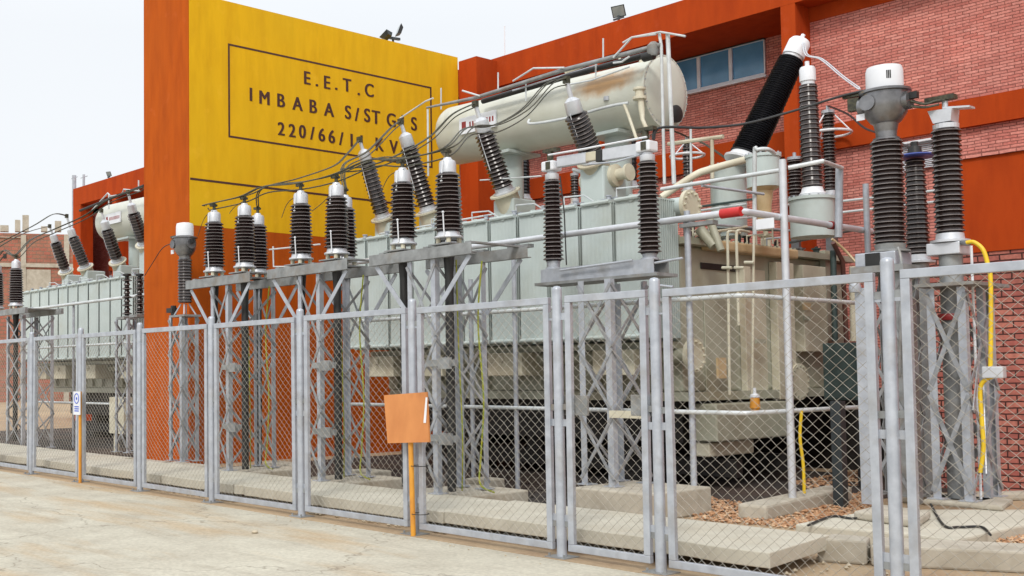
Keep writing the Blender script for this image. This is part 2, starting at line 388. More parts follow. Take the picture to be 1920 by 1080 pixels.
# pillars from the fascia down to the ground
zb0, zb1 = A(1812, 238, YW-.1)[2], A(1794, 189, YW-.1)[2]
pxs = [A(1463, 15, YF)[0]]
pw = A(1490, 6, YF)[0]-pxs[0]
pit = (A(1463, 15, YF)[0]-A(1105, 150, YF)[0])
zpl = zb0+.02
for k in range(-2, 12):
    x0 = pxs[0]-k*pit
    if x0 < XL: break
    if -18.4 < x0 < -16.6: continue
    MB().box((x0, YF+.002, 0), (x0+pw, YF+.5, zf-.002)).build('pillar', 'rplaster', bl)
MB().box((XL+.1, YW-.1, A(1450, 297, YW-.1)[2]), (XP-.02, YW+.0, A(1450, 250, YW-.1)[2])).build('band', 'rplaster', bl)
MB().box((XP+.001, YR_-.1, A(1812, 238, YR_-.1)[2]), (14.1, YR_+.0, A(1794, 189, YR_-.1)[2])).build('band', 'rplaster', bl)
# lintel under the soffit
# windows between the pillars
wz0, wz1 = A(1435, 137, YW)[2], A(1433, 76, YW)[2]
wx1 = A(1435, 100, YW)[0]; m1 = A(1378, 75, YW)[0]; m2 = A(1318, 90, YW)[0]; pane = m1-m2
for k in range(0, 9):
    xr = wx1-k*pit; xl = xr-5*pane+.02
    if xl < XL+.5: break
    if xr < -16 and xl > -18.8: continue
    fr = MB()
    fr.box((xl, YW-.05, wz0-.04), (xr, YW-.004, wz0)).box((xl, YW-.05, wz1), (xr, YW-.004, wz1+.012))
    for j in range(6):
        xx = xr-j*pane if j < 5 else xl+.03
        if j in (0, 5): fr.box((xx-.012, YW-.045, wz0), (xx+.012, YW-.004, wz1))
        else: fr.box((xx-.035, YW-.06, wz0), (xx+.035, YW-.004, wz1))
    wn = fr.build('window', 'mullion', bl)
    MB().box((xl+.03, YW-.02, wz0), (xr-.03, YW-.002, wz1)).build('pane', 'glass', wn)
    MB().box((xl-.05, YW-.10, wz0-.09), (xr+.05, YW-.004, wz0-.052)).build('sill', 'mullion', wn)
    MB().box((xl-.02, YW-.09, wz1+.014), (xr+.02, YW-.004, zf-.01)).build('lintel', 'darkpit', wn)
# corner column where the blast wall meets the building
cx0 = -16.88; cx1 = A(893, 105, 17.25)[0]
MB().box((cx0, 17.25, 0), (cx1, YF+.3, A(893, 105, 17.25)[2])).build('column', 'rplaster', bl)
# white ventilation louvres
lv = MB(); YV = YR_; a = A(1694, 320, YV-.06); b = A(1757, 262, YV-.06); 
n = 14
for i in range(n):
    z = a[2]+(b[2]-a[2])*i/n; lv.add([(a[0], YV-.065, z), (b[0], YV-.065, z), (b[0], YV-.03, z+(b[2]-a[2])/n*.95), (a[0], YV-.03, z+(b[2]-a[2])/n*.95)], [(0, 1, 2, 3)])
lv.box((a[0]-.03, YV-.15, a[2]-.04), (a[0], YV-.004, b[2]+.03)).box((b[0], YV-.15, a[2]-.04), (b[0]+.03, YV-.004, b[2]+.03)).box((a[0], YV-.15, b[2]), (b[0], YV-.004, b[2]+.03))
tag(lv.build('louvre', 'white', bl), 'white slatted ventilation louvre')
# nearer low wing at the right
YN = 15.6
an = MB(); xl_ = A(1795, 400, YN)[0]; xll = -7.0
z3 = 3.11; z4 = A(1805, 300, YN)[2]; z5 = z4+.10
wg = thing('side_wing', (xl_, YN, 0), 'low side wing in coarse red brick with plain orange panel, behind the yellow hose', 'building')
MB().box((xll, YN, 0), (9, YR_-.11, z3)).build('wall', 'brickbig', wg)
MB().box((xl_, YN-.02, z3+.003), (9.02, YR_-.11, z4)).build('panel', 'rplaster', wg)
MB().add([(xl_-.02, YN-.06, z4+.002), (9.05, YN-.06, z4+.002), (9.05, YN-.06, z4+.05), (xl_-.02, YN-.06, z4+.05), (9.05, YR_-.11, z4+.16), (xl_-.02, YR_-.11, z4+.16), (9.05, YR_-.11, z4+.002), (xl_-.02, YR_-.11, z4+.002)],
         [(0, 1, 2, 3), (3, 2, 4, 5), (1, 6, 4, 2), (0, 3, 5, 7), (0, 7, 6, 1), (7, 5, 4, 6)]).build('coping', 'brick', wg)

# ------------------------------------------------------------------ yellow blast wall
XY = -16.9; XO = -18.55; Y0 = 10.33
zt = 8.57; zs = 4.31; zg = 5.15
bw = thing('blast_wall', (XY, Y0, 0), 'tall yellow and orange rendered wall carrying the station name between the two transformers', 'wall')
MB().box((XY-.35, Y0+.012, zs), (XY, 17.24, zt)).build('yellow_face', 'yplaster', bw)
MB().box((XY-.35, Y0+.012, 0), (XY-.001, 17.24, zs-.001)).build('orange_face', 'oplaster', bw)
MB().box((XO, Y0, 0), (XY-.01, Y0+.36, zt+.5)).build('end_pillar', 'oplaster', bw)
MB().box((XO, Y0+.37, 0), (XO+.3, 17.24, zt)).build('back_face', 'oplaster', bw)
MB().box((XO+.31, Y0+.37, 7.9), (XY-.36, 17.24, zt-.02)).build('roof_slab', 'conc', bw)
gl = MB(); xg = XY+.004
gl.box((XY-.01, Y0+.02, zg-.02), (xg, 17.2, zg+.02)).build('groove', 'text', bw)
fy0, fy1, fz0, fz1 = 11.18, 16.42, 6.01, 7.775
fr = MB(); t_ = .036
fr.box((XY-.01, fy0, fz0), (xg, fy1, fz0+t_)).box((XY-.01, fy0, fz1-t_), (xg, fy1, fz1)).box((XY-.01, fy0, fz0+t_), (xg, fy0+t_, fz1-t_)).box((XY-.01, fy1-t_*1.2, fz0+t_), (xg, fy1, fz1-t_))
fr.build('border_frame', 'text', bw)
def letters(line, name, hpx):
    # every character stands at its own place on the wall, as painted
    bmv = MB()
    for ch, px, py in line:
        X_, Y_ = 250+px/2.951, py/2.951
        p = AX(X_, Y_, XY); hgt = abs(AX(X_, Y_-hpx/2/2.951, XY)[2]-AX(X_, Y_+hpx/2/2.951, XY)[2])
        cu = bpy.data.curves.new('glyph', 'FONT'); cu.body = ch; cu.size = hgt/.70; cu.align_x = 'CENTER'; cu.extrude = .004; cu.offset = .0
        ob = bpy.data.objects.new('glyph', cu); C.objects.link(ob)
        bpy.context.view_layer.update()
        me = ob.evaluated_get(bpy.context.evaluated_depsgraph_get()).to_mesh()
        vs_ = [v.co.copy() for v in me.vertices]; fs = [list(q.vertices) for q in me.polygons]
        # local x -> +Y, local y -> +Z, local z -> +X
        zb = p[2]-hgt/2 if ch not in '.' else p[2]-hgt*.12
        for q_, sh in enumerate((-.011, 0, .011)): bmv.add([(XY+.003+v.z+q_*.001, p[1]+v.x*.92+sh, zb+v.y) for v in vs_], fs)
        ob.to_mesh_clear(); C.objects.unlink(ob); bpy.data.objects.remove(ob); bpy.data.curves.remove(cu)
    o = bmv.build(name, 'text', bw); return o
letters([('E', 960, 430), ('.', 1015, 468), ('E', 1070, 455), ('.', 1122, 488), ('T', 1182, 470), ('.', 1247, 517), ('C', 1305, 498)], 'lettering', 72)
letters([('I', 650, 521), ('M', 725, 540), ('B', 815, 555), ('A', 908, 573), ('B', 993, 588), ('A', 1082, 606), ('S', 1187, 620), ('/', 1237, 632), ('S', 1293, 637), ('T', 1342, 648), ('G', 1427, 663), ('I', 1490, 672), ('S', 1552, 684)], 'lettering', 74)
letters([('2', 818, 712), ('2', 878, 722), ('0', 935, 727), ('/', 990, 736), ('6', 1042, 745), ('6', 1097, 755), ('/', 1150, 766), ('1', 1207, 775), ('1', 1262, 783), ('K', 1360, 798), ('V', 1440, 812)], 'lettering', 72)

# floodlights on the parapets
def flood(px, py, Y, wpx, yaw, pitch, label, dbl=False, X=None):
    p = AX(px, py, X) if X is not None else A(px, py, Y)
    s_ = wpx*mpp(px, py, p[1])
    t = thing('floodlight', (p[0], p[1], p[2]), label, 'floodlight', 'floodlights on the parapets')
    def head(off, yw, pt):
        R = Matrix.Rotation(yw, 3, 'Z') @ Matrix.Rotation(pt, 3, 'X')
        m = MB(); hw, hh, hd = s_*.5, s_*.42, s_*.28
        vs_ = [(-hw, 0, -hh), (hw, 0, -hh), (hw, 0, hh), (-hw, 0, hh), (-hw*.6, hd, -hh*.6), (hw*.6, hd, -hh*.6), (hw*.6, hd, hh*.6), (-hw*.6, hd, hh*.6)]
        m.add([p+off+R @ Vector(v) for v in vs_], [(0, 1, 2, 3), (4, 7, 6, 5), (0, 4, 5, 1), (1, 5, 6, 2), (2, 6, 7, 3), (3, 7, 4, 0)])
        hb = m.build('housing', 'lampbody', t)
        g_ = MB().add([p+off+R @ Vector((x*hw*.86, -.006, z*hh*.86)) for x, z in ((-1, -1), (1, -1), (1, 1), (-1, 1))], [(0, 1, 2, 3)])
        g_.build('lens', 'lens', hb)
    up = Vector((0, 0, s_*.62))
    if dbl:
        head(up+Vector((0, -s_*.75, -.05)), -1.2, -.9); head(up+Vector((0, s_*.55, .12)), -.5, -.35)
        MB().beam(p+Vector((0, -s_*.8, s_*.25)), p+Vector((0, s_*.7, s_*.35)), .05, .05).build('bracket', 'lampbody', t)
    else:
        head(up, yaw, pitch)
        MB().beam(p+Vector((-s_*.45, 0, s_*.1)), p+Vector((s_*.45, 0, s_*.1)), .03, .03).build('bracket', 'lampbody', t)
    MB().cyl(p-Vector((0, 0, .12)), p+Vector((0, 0, s_*.3)), .025, 8).build('stem', 'lampbody', t)
flood(737, 79, 0, 24, 0, 0, 'pair of floodlights standing on top of the yellow wall', True, XY-.15)
flood(400, 1, 0, 24, 0, 0, 'floodlight cut off at the top edge of the photo, above the station name', True, XY-.15)
flood(1160, 37, YF+.2, 26, .25, .5, 'single dark floodlight on the parapet of the brick building above the tank', False)
flood(204, 333, YF+.2, 11, .4, .5, 'small dark floodlight on the far left parapet of the brick building', False)

# rods and stubs on the roofs
p = A(946, 104, YF+.4); o = MB().cyl(p-Vector((0, 0, .3)), A(946, 48, YF+.4), .012, 6).build('lightning_rod', 'white', None, origin=p)
tag(o, 'thin lightning rod on the parapet right of the yellow wall', 'lightning rod')
for px, lab in ((157, 'grey pipe stub rising at the far left corner of the brick building roof'), (139, 'leftmost thin grey pipe stub beside the roof corner')):
    p = A(px, 352, YF+.5 if px > 140 else YF+1.6)
    w_ = .05 if px > 140 else .09
    m = MB().cyl(p-Vector((0, 0, .8 if px > 140 else 2.4)), p+Vector((0, 0, .5)), w_, 8).cyl(p+Vector((-.25, 0, .4)), p+Vector((.3, 0, .4)), .015, 6)
    tag(m.build('pipe_stub', 'galv', None, origin=p), lab, 'pipe')
# old buildings in the far left distance
Dd = 75.0
fwd = Vector(ray(60, 690)); fwd.z = 0; fwd.normalize(); sid = Vector((fwd[1], -fwd[0], 0))
def FD(x, y, d=0.0):
    r_ = ray(x, y); h_ = Vector((r_[0], r_[1], 0)).dot(fwd); return EYE + r_*((Dd+d)/h_)
def fbox(x0, y0, x1, y1, d0, d1, z0=None):
    a = FD(x0, y0, d0); b = FD(x1, y1, d0); zt = a[2]; zb = b[2] if z0 is None else z0; dp = fwd*(d1-d0)
    a2 = Vector((a[0], a[1], 0)); b2 = Vector((b[0], b[1], 0)); q = [a2, b2, b2+dp, a2+dp]
    V = [Vector((v[0], v[1], zb)) for v in q]+[Vector((v[0], v[1], zt)) for v in q]
    return MB().add(V, [(0,3,2,1),(4,5,6,7),(0,1,5,4),(1,2,6,5),(2,3,7,6),(3,0,4,7)])
bb = FD(-120, 433)
ob = thing('old_building', (bb[0], bb[1], 0), 'old brick building far away at the left with concrete column stubs on its roof', 'building')
fbox(-160, 433, 200, 433, 0, 14, 0).build('wall', 'brickfar', ob)
for px, top, w__ in ((-30, 432, 16), (8, 422, 16), (33, 412, 10), (48, 403, 12), (83, 424, 12), (109, 414, 12)):
    fbox(px-w__/2, top, px+w__/2, 434, .3, .8).build('column_stub', 'conc', ob)
for px in (-60, 44, 125): fbox(px-5, 440, px+5, 440, -.1, -.01, 0).build('column', 'conc', ob)
fbox(-160, 490, 200, 503, -.12, -.005).build('floor_slab', 'conc', ob)
fbox(-160, 440, 43.9, 446, -.08, -.004).build('floor_slab', 'conc', ob)
for px in (-20, 9): fbox(px-3, 476, px+3, 484, -.05, -.003).build('window', 'darkpit', ob)
fbox(45, 505, 95, 560, -.05, -.003).build('plaster_patch', 'conc', ob)

# ------------------------------------------------------------------ fence
YFN = 7.49; HP = 2.33
PX = [-20.9, -19.05, -17.2, -15.4, -13.57, -11.73, -9.88, -8.03, -6.19, -5.20, -3.38, -1.55]
wheres = ['just outside the left edge of the photo', 'second from the left end, mostly outside the photo', 'leftmost one in the photo', 'behind the small blue and white sign', 'in front of the left edge of the orange pillar', 'directly under the head of the leftmost cable tower', 'left of the tower beside the orange board', 'behind the orange board', 'left of the narrow gate leaf', 'right of the narrow gate leaf', 'tallest looking one near the right edge', 'just outside the right edge']
def fence_post(x, k):
    t = thing('fence_post', (x, YFN, 0), 'round galvanised fence post, '+wheres[k], 'fence post', 'posts of the chain link fence')
    MB().lathe((x, YFN, .012), (0, 0, 1), [(.043, 0), (.043, HP-.03), (.040, HP-.012), (.028, HP), (.003, HP+.006)], 18).build('pole', 'galv', t, smooth=True)
    MB().cbox((x, YFN, .018), (.22, .2, .012)).cyl((x-.08, YFN-.07, .02), (x-.08, YFN-.07, .05), .011, 6).cyl((x+.08, YFN-.07, .02), (x+.08, YFN-.07, .05), .011, 6).build('base_plate', 'galv_dirty', t)
    for z in (.35, HP*.5, HP-.25):
        MB().cbox((x, YFN+.004, z), (.20, .012, .06)).build('clip', 'galv', t)
for k, x in enumerate(PX): fence_post(x, k)
pwh = ['outside the left edge of the photo', 'at the left edge, in front of the far tower', 'between the leftmost post and the blue and white sign', 'right of the blue and white sign', 'in front of the orange pillar', 'in front of the leftmost cable tower', 'left of the orange board', 'right of the orange board', 'narrow leaf in front of the tall disconnector', 'wide one in front of the tank end', 'at the right edge, in front of the yellow hose']
def chain(m, x0, x1, z0, z1, y, pw_=.092, ph=.082, r=.0023):
    nx = max(2, round((x1-x0)/(pw_/2))); dx = (x1-x0)/nx; nz_ = round((z1-z0)/(ph/2)); dz = (z1-z0)/nz_
    rnd = random.Random(int(abs(x0)*100))
    jit = {}
    def P(i, j):
        if (i, j) not in jit: jit[(i, j)] = (rnd.uniform(-.003, .003), rnd.uniform(-.0025, .0025))
        a, b = jit[(i, j)]; wv = .012*math.sin(i*.35+x0)*math.sin(j*.22+1)
        return Vector((x0+i*dx+(a if 0 < i < nx else 0), y+wv, z0+j*dz+b))
    for i in range(nx):
        # one zigzag wire between columns i and i+1
        pts = []
        for j in range(nz_+1):
            c = i+((j+i) % 2); q = P(c, j); s_ = .0022 if (j+i) % 2 else -.0022
            pts.append(q+Vector((0, s_, 0)))
        m.tube(pts, r, 4, False)
    return m
def fence_panel(x0, x1, k):
    g_ = .085; a, b = x0+g_, x1-g_
    if k in (8,): g_ = .1
    t = thing('chain_link_fence', ((a+b)/2, YFN, 0), 'framed chain link fence panel '+pwh[k], 'fence panel', 'chain link panels of the fence')
    zt_, zb_ = 2.255, .075; s_ = .06
    m = MB()
    m.box((a, YFN-.022, zb_+s_+.001), (a+s_, YFN+.022, zt_-s_-.001)).box((b-s_, YFN-.022, zb_+s_+.001), (b, YFN+.022, zt_-s_-.001))
    m.box((a, YFN-.023, zt_-s_), (b, YFN+.023, zt_)).box((a, YFN-.023, zb_), (b, YFN+.023, zb_+s_))
    m.build('frame', 'galv', t, bevel=.004)
    chain(MB(), a+s_-.01, b-s_+.01, zb_+s_-.01, zt_-s_+.01, YFN+.0).build('chain_link_mesh', 'wire', t)
    for z in (.30, 1.3, 2.1):
        for xx in (a-.03, b+.03):
            MB().cbox((xx, YFN-.004, z), (.07, .008, .05)).build('tie_plate', 'galv_dirty', t)
    rp = random.Random(k+40); t.location.z += rp.uniform(-.008, .008); t.rotation_euler = (rp.uniform(-.006, .006), rp.uniform(-.0025, .0025), 0)
for k in range(len(PX)-1): fence_panel(PX[k], PX[k+1], k)
# gate plates between the posts by the narrow leaf
for i_, (a, b) in enumerate(((1068, 1092), (1196, 1222))):
    p = A(a, 760, YFN+.05); q = A(b, 760, YFN+.05)
    o = MB().cbox(((p[0]+q[0])/2, YFN+.05, p[2]), (abs(q[0]-p[0])+.12, .03, .17)).build('lock_plate', 'galv_dirty', None, origin=p, bevel=.004)
    tag(o, ('left' if i_ == 0 else 'right')+' flat steel lock plate at mid height of the narrow gate leaf', 'lock plate')
# signs on poles
p = A(775, 1000, YFN-.1)
sg = thing('board_sign', (p[0], YFN-.1, 0), 'blank faded orange square board on an orange pole tied to the fence', 'sign')
c_ = A(762, 784, YFN-.14); hw = 41*mpp(762, 784, YFN-.14); hh = 46*mpp(762, 784, YFN-.14)
Rb = Matrix.Rotation(math.radians(-2), 3, 'Y')
def plate(c, vs2, th, rot=None):
    c = Vector(c); R = rot or Matrix.Identity(3)
    fr_ = [c+R @ Vector((x, -th/2, z)) for x, z in vs2]; bk = [c+R @ Vector((x, th/2, z)) for x, z in vs2]; n_ = len(vs2)
    return MB().add(fr_+bk, [tuple(range(n_)), tuple(range(2*n_-1, n_-1, -1))]+[((i+1) % n_, i, n_+i, n_+(i+1) % n_) for i in range(n_)])
L_ = A(721, 741, YFN-.14); Rr = A(801, 735, YFN-.14); Lb = A(728, 831, YFN-.14); Rb_ = A(806, 829, YFN-.14)
cc = (L_+Rr+Lb+Rb_)/4
plate(cc, [((v-cc)[0], (v-cc)[2]) for v in (Lb, Rb_, Rr, L_)], .02).build('board', 'wood', sg)
q1 = A(799, 745, YFN-.155); q2 = A(797, 793, YFN-.155)
plate((q1+q2)/2, [((v-(q1+q2)/2)[0]+d, (v-(q1+q2)/2)[2]) for v, d in ((q2, -.022), (q2, .012), (q1, .018), (q1, -.006))], .002).build('torn_edge', 'white', sg)
MB().cyl((p[0], YFN-.1, .012), (p[0]-.03, YFN-.1, c_[2]+.1), .026, 12).build('pole', 'orangepole', sg, smooth=True)
for yy in (874, 964):
    z = A(780, yy, YFN-.1)[2]
    MB().ring((p[0]+.05, YFN-.05, z), (0, 0, 1), .085, .004, 20, 4).build('tie_wire', 'cable', sg)
p = A(149, 905, YFN-.09)
sg = thing('safety_sign', (p[0], YFN-.09, 0), 'small white sign with blue symbols on a rusty orange pole at the left', 'sign')
a = A(138, 734, YFN-.12); b = A(150.5, 778, YFN-.12)
MB().box((a[0], YFN-.125, b[2]), (b[0], YFN-.115, a[2])).build('plate', 'white', sg)
w_ = b[0]-a[0]; h_ = a[2]-b[2]; cx_ = (a[0]+b[0])/2
mk = MB()
mk.lathe((cx_, YFN-.1265, b[2]+h_*.70), (0, -1, 0), [(w_*.10, 0), (w_*.10, .001)], 20)
mk.ring((cx_, YFN-.126, b[2]+h_*.70), (0, -1, 0), w_*.32, .008, 28, 4)
for i in range(3): mk.box((cx_-w_*.32, YFN-.127, b[2]+h_*(.14+.09*i)), (cx_+w_*.32, YFN-.1255, b[2]+h_*(.19+.09*i)))
mk.build('symbols', 'bluemark', sg)
MB().cyl((p[0], YFN-.08, .012), (p[0], YFN-.08, a[2]), .024, 12).build('pole', 'orangepole', sg, smooth=True)

# ------------------------------------------------------------------ concrete slabs, kerbs, plinths
def slab(x0, x1, y0, y1, z0, z1, lab, name='concrete_slab', mat='slab', skew=0, grp='trench cover slabs along the fence'):
    rnd = random.Random(int(x0*17)); m = MB(); nx = 14
    # front and back edges slightly broken
    top = []; pts_f = []; pts_b = []
    for i in range(nx+1):
        x = x0+(x1-x0)*i/nx
        pts_f.append((x, y0+rnd.uniform(0, .025)+(rnd.random() < .12)*.05)); pts_b.append((x+skew, y1-rnd.uniform(0, .02)))
    v = []
    for z in (z0, z1): v += [(x, y, z) for x, y in pts_f]+[(x, y, z) for x, y in pts_b]
    n_ = nx+1; fs = []
    for i in range(nx):
        fs += [(2*n_+i, 2*n_+i+1, 3*n_+i+1, 3*n_+i), (i, n_+i, n_+i+1, i+1), (i, i+1, 2*n_+i+1, 2*n_+i), (n_+i, 3*n_+i, 3*n_+i+1, n_+i+1)]
    fs += [(0, 2*n_, 3*n_, n_), (nx, n_+nx, 3*n_+nx, 2*n_+nx)]
    m.add(v, fs); o = m.build(name, mat, None, origin=(x0, y0, 0), bevel=.008)
    return tag(o, lab, 'slab', grp)
fc = A(1440, 1043, 7.8); bc = AZ(1575, 1004, fc[2])
slab(-7.95, fc[0], fc[1], 9.05, .10, .22, 'pale slab ending in the bare corner at the right, in front of the gravel', skew=(bc[0]-fc[0])*1.0)
ed = [(-9.95, -7.97, 'pale trench slab right of the orange board'), (-11.75, -9.98, 'pale trench slab with chipped front, left of the orange board'), (-13.6, -11.80, 'pale trench slab under the leftmost cable tower'), (-16.9, -13.63, 'pale trench slab in front of the orange pillar'), (-20.2, -16.93, 'pale trench slab by the blue and white sign'), (-26, -20.23, 'long pale trench slab at the left edge')]
for a, b, lab in ed: slab(a, b, 7.82, 9.0+(0 if b > -14 else .2), .09, .21, lab)
MB_ = MB
def blockt(x0, y0, x1, y1, z0, z1, lab, name='concrete_block', mat='conc', cat='block', grp='loose concrete blocks and kerbs', rot=0):
    c = Vector(((x0+x1)/2, (y0+y1)/2, 0)); R = Matrix.Rotation(rot, 3, 'Z'); vs_ = []
    for z in (z0, z1):
        for x, y in ((x0, y0), (x1, y0), (x1, y1), (x0, y1)): vs_.append(c+R @ (Vector((x, y, z))-c))
    o = MB().add(vs_, [(0, 3, 2, 1), (4, 5, 6, 7), (0, 1, 5, 4), (1, 2, 6, 5), (2, 3, 7, 6), (3, 0, 4, 7)]).build(name, mat, None, origin=c, bevel=.02)
    return tag(o, lab, cat, grp)
def blockpx(xa, xb, ybot, ztop, depth, lab, z0=.0, **k):
    a = AZ(xa, ybot, z0); b = A(xb, ybot, a[1]); return blockt(a[0], a[1], b[0], a[1]+depth, z0, z0+ztop, lab, **k)
blockpx(492, 548, 892, .22, .35, 'grey block left of the second fence post from the board')
blockpx(655, 700, 912, .24, .35, 'grey block left of the orange board behind the tower legs')
blockpx(872, 912, 935, .26, .35, 'grey block right of the cable tower by the orange board')
blockpx(205, 300, 872, .14, .3, 'low broken kerb under the far small posts, left of the orange pillar')
blockpx(302, 372, 882, .14, .3, 'low broken kerb in front of the orange pillar')
a = AZ(1083, 962, .0); b = A(1302, 975, a[1])
blockt(a[0], 9.95, -7.02, 11.1, 0, .30, 'long concrete plinth under the lattice stand of the disconnector', name='plinth', cat='plinth')
# kerb beyond the gravel at right, running away
a = AZ(1380, 962, .0); b = AZ(1640, 905, .0)
d = (b-a); d.normalize(); nrm = Vector((-d[1], d[0], 0))
def longkerb(a, b, wd, h, lab, mat='conc'):
    a = Vector(a); b = Vector(b); d = (b-a).normalized(); n_ = Vector((-d[1], d[0], 0))*wd
    vs_ = [a, b, b+n_, a+n_]; vs_ = [Vector((v[0], v[1], 0)) for v in vs_]+[Vector((v[0], v[1], h)) for v in vs_]
    o = MB().add(vs_, [(0, 3, 2, 1), (4, 5, 6, 7), (0, 1, 5, 4), (1, 2, 6, 5), (2, 3, 7, 6), (3, 0, 4, 7)]).build('kerb', mat, None, origin=a, bevel=.03)
    return tag(o, lab, 'kerb', 'loose concrete blocks and kerbs')
longkerb((-6.25, 10.9, 0), (-6.55, 13.4, 0), .32, .17, 'long rough kerb running back from the gravel to the corner post')
longkerb((-5.9, 13.5, 0), (-5.0, 15.2, 0), .2, .10, 'low kerb at the foot of the coarse brick wall')
# stepped plinths at the right
def padpx(pts, z0, z1, lab, mat='conc'):
    vs_ = [AZ(x, y, z1) for x, y in pts]; n_ = len(vs_)
    V = [Vector((v[0], v[1], z0)) for v in vs_]+[Vector((v[0], v[1], z1)) for v in vs_]
    o = MB().add(V, [tuple(range(n_))[::-1], tuple(range(n_, 2*n_))]+[(i, (i+1) % n_, n_+(i+1) % n_, n_+i) for i in range(n_)]).build('plinth', mat, None, origin=V[0], bevel=.02)
    return tag(o, lab, 'plinth', 'stepped concrete plinths at the right')
padpx([(1490, 982), (1700, 1000), (1790, 1012), (1960, 975), (1960, 955), (1700, 955), (1600, 962)], 0, .16, 'wide pale plinth in the right corner with black cable lying on it', 'slab')
padpx([(1600, 958), (1720, 975), (1745, 958), (1650, 945)], .163, .24, 'small raised plinth under the narrow lattice column at the right')
padpx([(1730, 936), (1880, 948), (1900, 936), (1760, 925)], .163, .22, 'small raised plinth under the lattice stand beside the yellow hose')
a = AZ(1530, 1045, 0); 
padpx([(1530, 1008), (1625, 1014), (1632, 1006), (1560, 1000)], 0, .2, 'rough broken block end right of the long slab')
padpx([(1632, 1022), (1960, 1036), (1960, 1020), (1640, 1006)], 0, .17, 'long grey kerb along the bottom right, behind the last post')
# gravel and pebbles
def scatter(poly, n_, smin, smax, lab, mat='pebble', z=.0):
    rnd = random.Random(n_); m = MB(); P = [AZ(x, y, z) for x, y in poly]
    xs = [p_[0] for p_ in P]; ys = [p_[1] for p_ in P]
    def inside(x, y):
        c = False; j = len(P)-1
        for i in range(len(P)):
            if (P[i][1] > y) != (P[j][1] > y) and x < (P[j][0]-P[i][0])*(y-P[i][1])/(P[j][1]-P[i][1])+P[i][0]: c = not c
            j = i
        return c
    k = 0
    while k < n_:
        x = rnd.uniform(min(xs), max(xs)); y = rnd.uniform(min(ys), max(ys))
        if not inside(x, y): continue
        k += 1; s_ = rnd.uniform(smin, smax); a_ = rnd.uniform(0, 6.28); zz = rnd.uniform(0, .03)
        el = (s_*rnd.uniform(.7, 1.3), s_*rnd.uniform(.6, 1), s_*rnd.uniform(.35, .7))
        vs_ = []
        for (ux, uy, uz) in ((1,0,0),(0,1,0),(-1,0,0),(0,-1,0),(0,0,1),(0,0,-1)):
            vx = ux*el[0]*rnd.uniform(.8, 1.2); vy = uy*el[1]; vs_.append((x+vx*math.cos(a_)-vy*math.sin(a_), y+vx*math.sin(a_)+vy*math.cos(a_), z+zz+uz*el[2]))
        m.add(vs_, [(0,1,4),(1,2,4),(2,3,4),(3,0,4),(1,0,5),(2,1,5),(3,2,5),(0,3,5)])
    o = m.build('gravel', mat); return tag(o, lab, 'gravel', kind='stuff')
scatter([(1300, 975), (1560, 1000), (1640, 965), (1640, 915), (1480, 965), (1390, 968), (1390, 945), (1300, 930)], 2600, .012, .035, 'reddish brown pebbles between the long slab and the rough kerb')
scatter([(1790, 1015), (1960, 1025), (1960, 975)], 900, .012, .035, 'reddish brown pebbles in the bottom right corner', z=.05)
scatter([(1480, 905), (1640, 880), (1640, 905), (1540, 925)], 500, .015, .04, 'brown pebbles behind the rough kerb at the right')
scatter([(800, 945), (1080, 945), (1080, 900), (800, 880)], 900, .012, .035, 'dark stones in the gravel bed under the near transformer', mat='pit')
a = AZ(478, 1000, .012)
tag(MB().lathe(a, (0, 0, 1), [(.001, 0), (.03, .004), (.036, .016), (.025, .03), (.001, .036)], 10).build('pebble', 'stone', None, True, origin=a), 'single rounded pebble lying on the road left of the board pole', 'stone')

# ------------------------------------------------------------------ cable towers with their terminations
ZB = 2.93
TWR = 2.17
def lattice(t, x0, x1, y0, y1, z0, z1, leg=.072, n_=3, mat='galv', th=.008, brw=.036):
    # four angle legs, each face with crossed flats; returns nothing, parts under t
    cor = [(x0, y0, 1, 1), (x1, y0, -1, 1), (x1, y1, -1, -1), (x0, y1, 1, -1)]
    for x, y, sx, sy in cor:
        MB().angle((x, y, z0), (x, y, z1), leg, th, (sx, 0, 0), (0, sy, 0)).cbox((x+sx*leg*.5, y+sy*leg*.5, z0+.008), (.17, .17, .012)).build('leg', mat, t)
    h = (z1-z0-.1)/n_
    for fi in range(4):
        a = cor[fi]; b = cor[(fi+1) % 4]; m = MB()
        out = Vector(((a[0]+b[0])/2-(x0+x1)/2, (a[1]+b[1])/2-(y0+y1)/2, 0)).normalized()
        for i in range(n_):
            za = z0+.08+i*h; zb = za+h*.96
            P = Vector((a[0], a[1], 0))+out*.006; Q = Vector((b[0], b[1], 0))+out*.006
            m.beam(P+Vector((0, 0, za)), Q+Vector((0, 0, zb)), th*.8, brw, up=(0, 0, 1))
            m.beam(Q+out*.008+Vector((0, 0, za)), P+out*.008+Vector((0, 0, zb)), th*.8, brw, up=(0, 0, 1))
        m.build('lattice_bracing', 'brace', t)
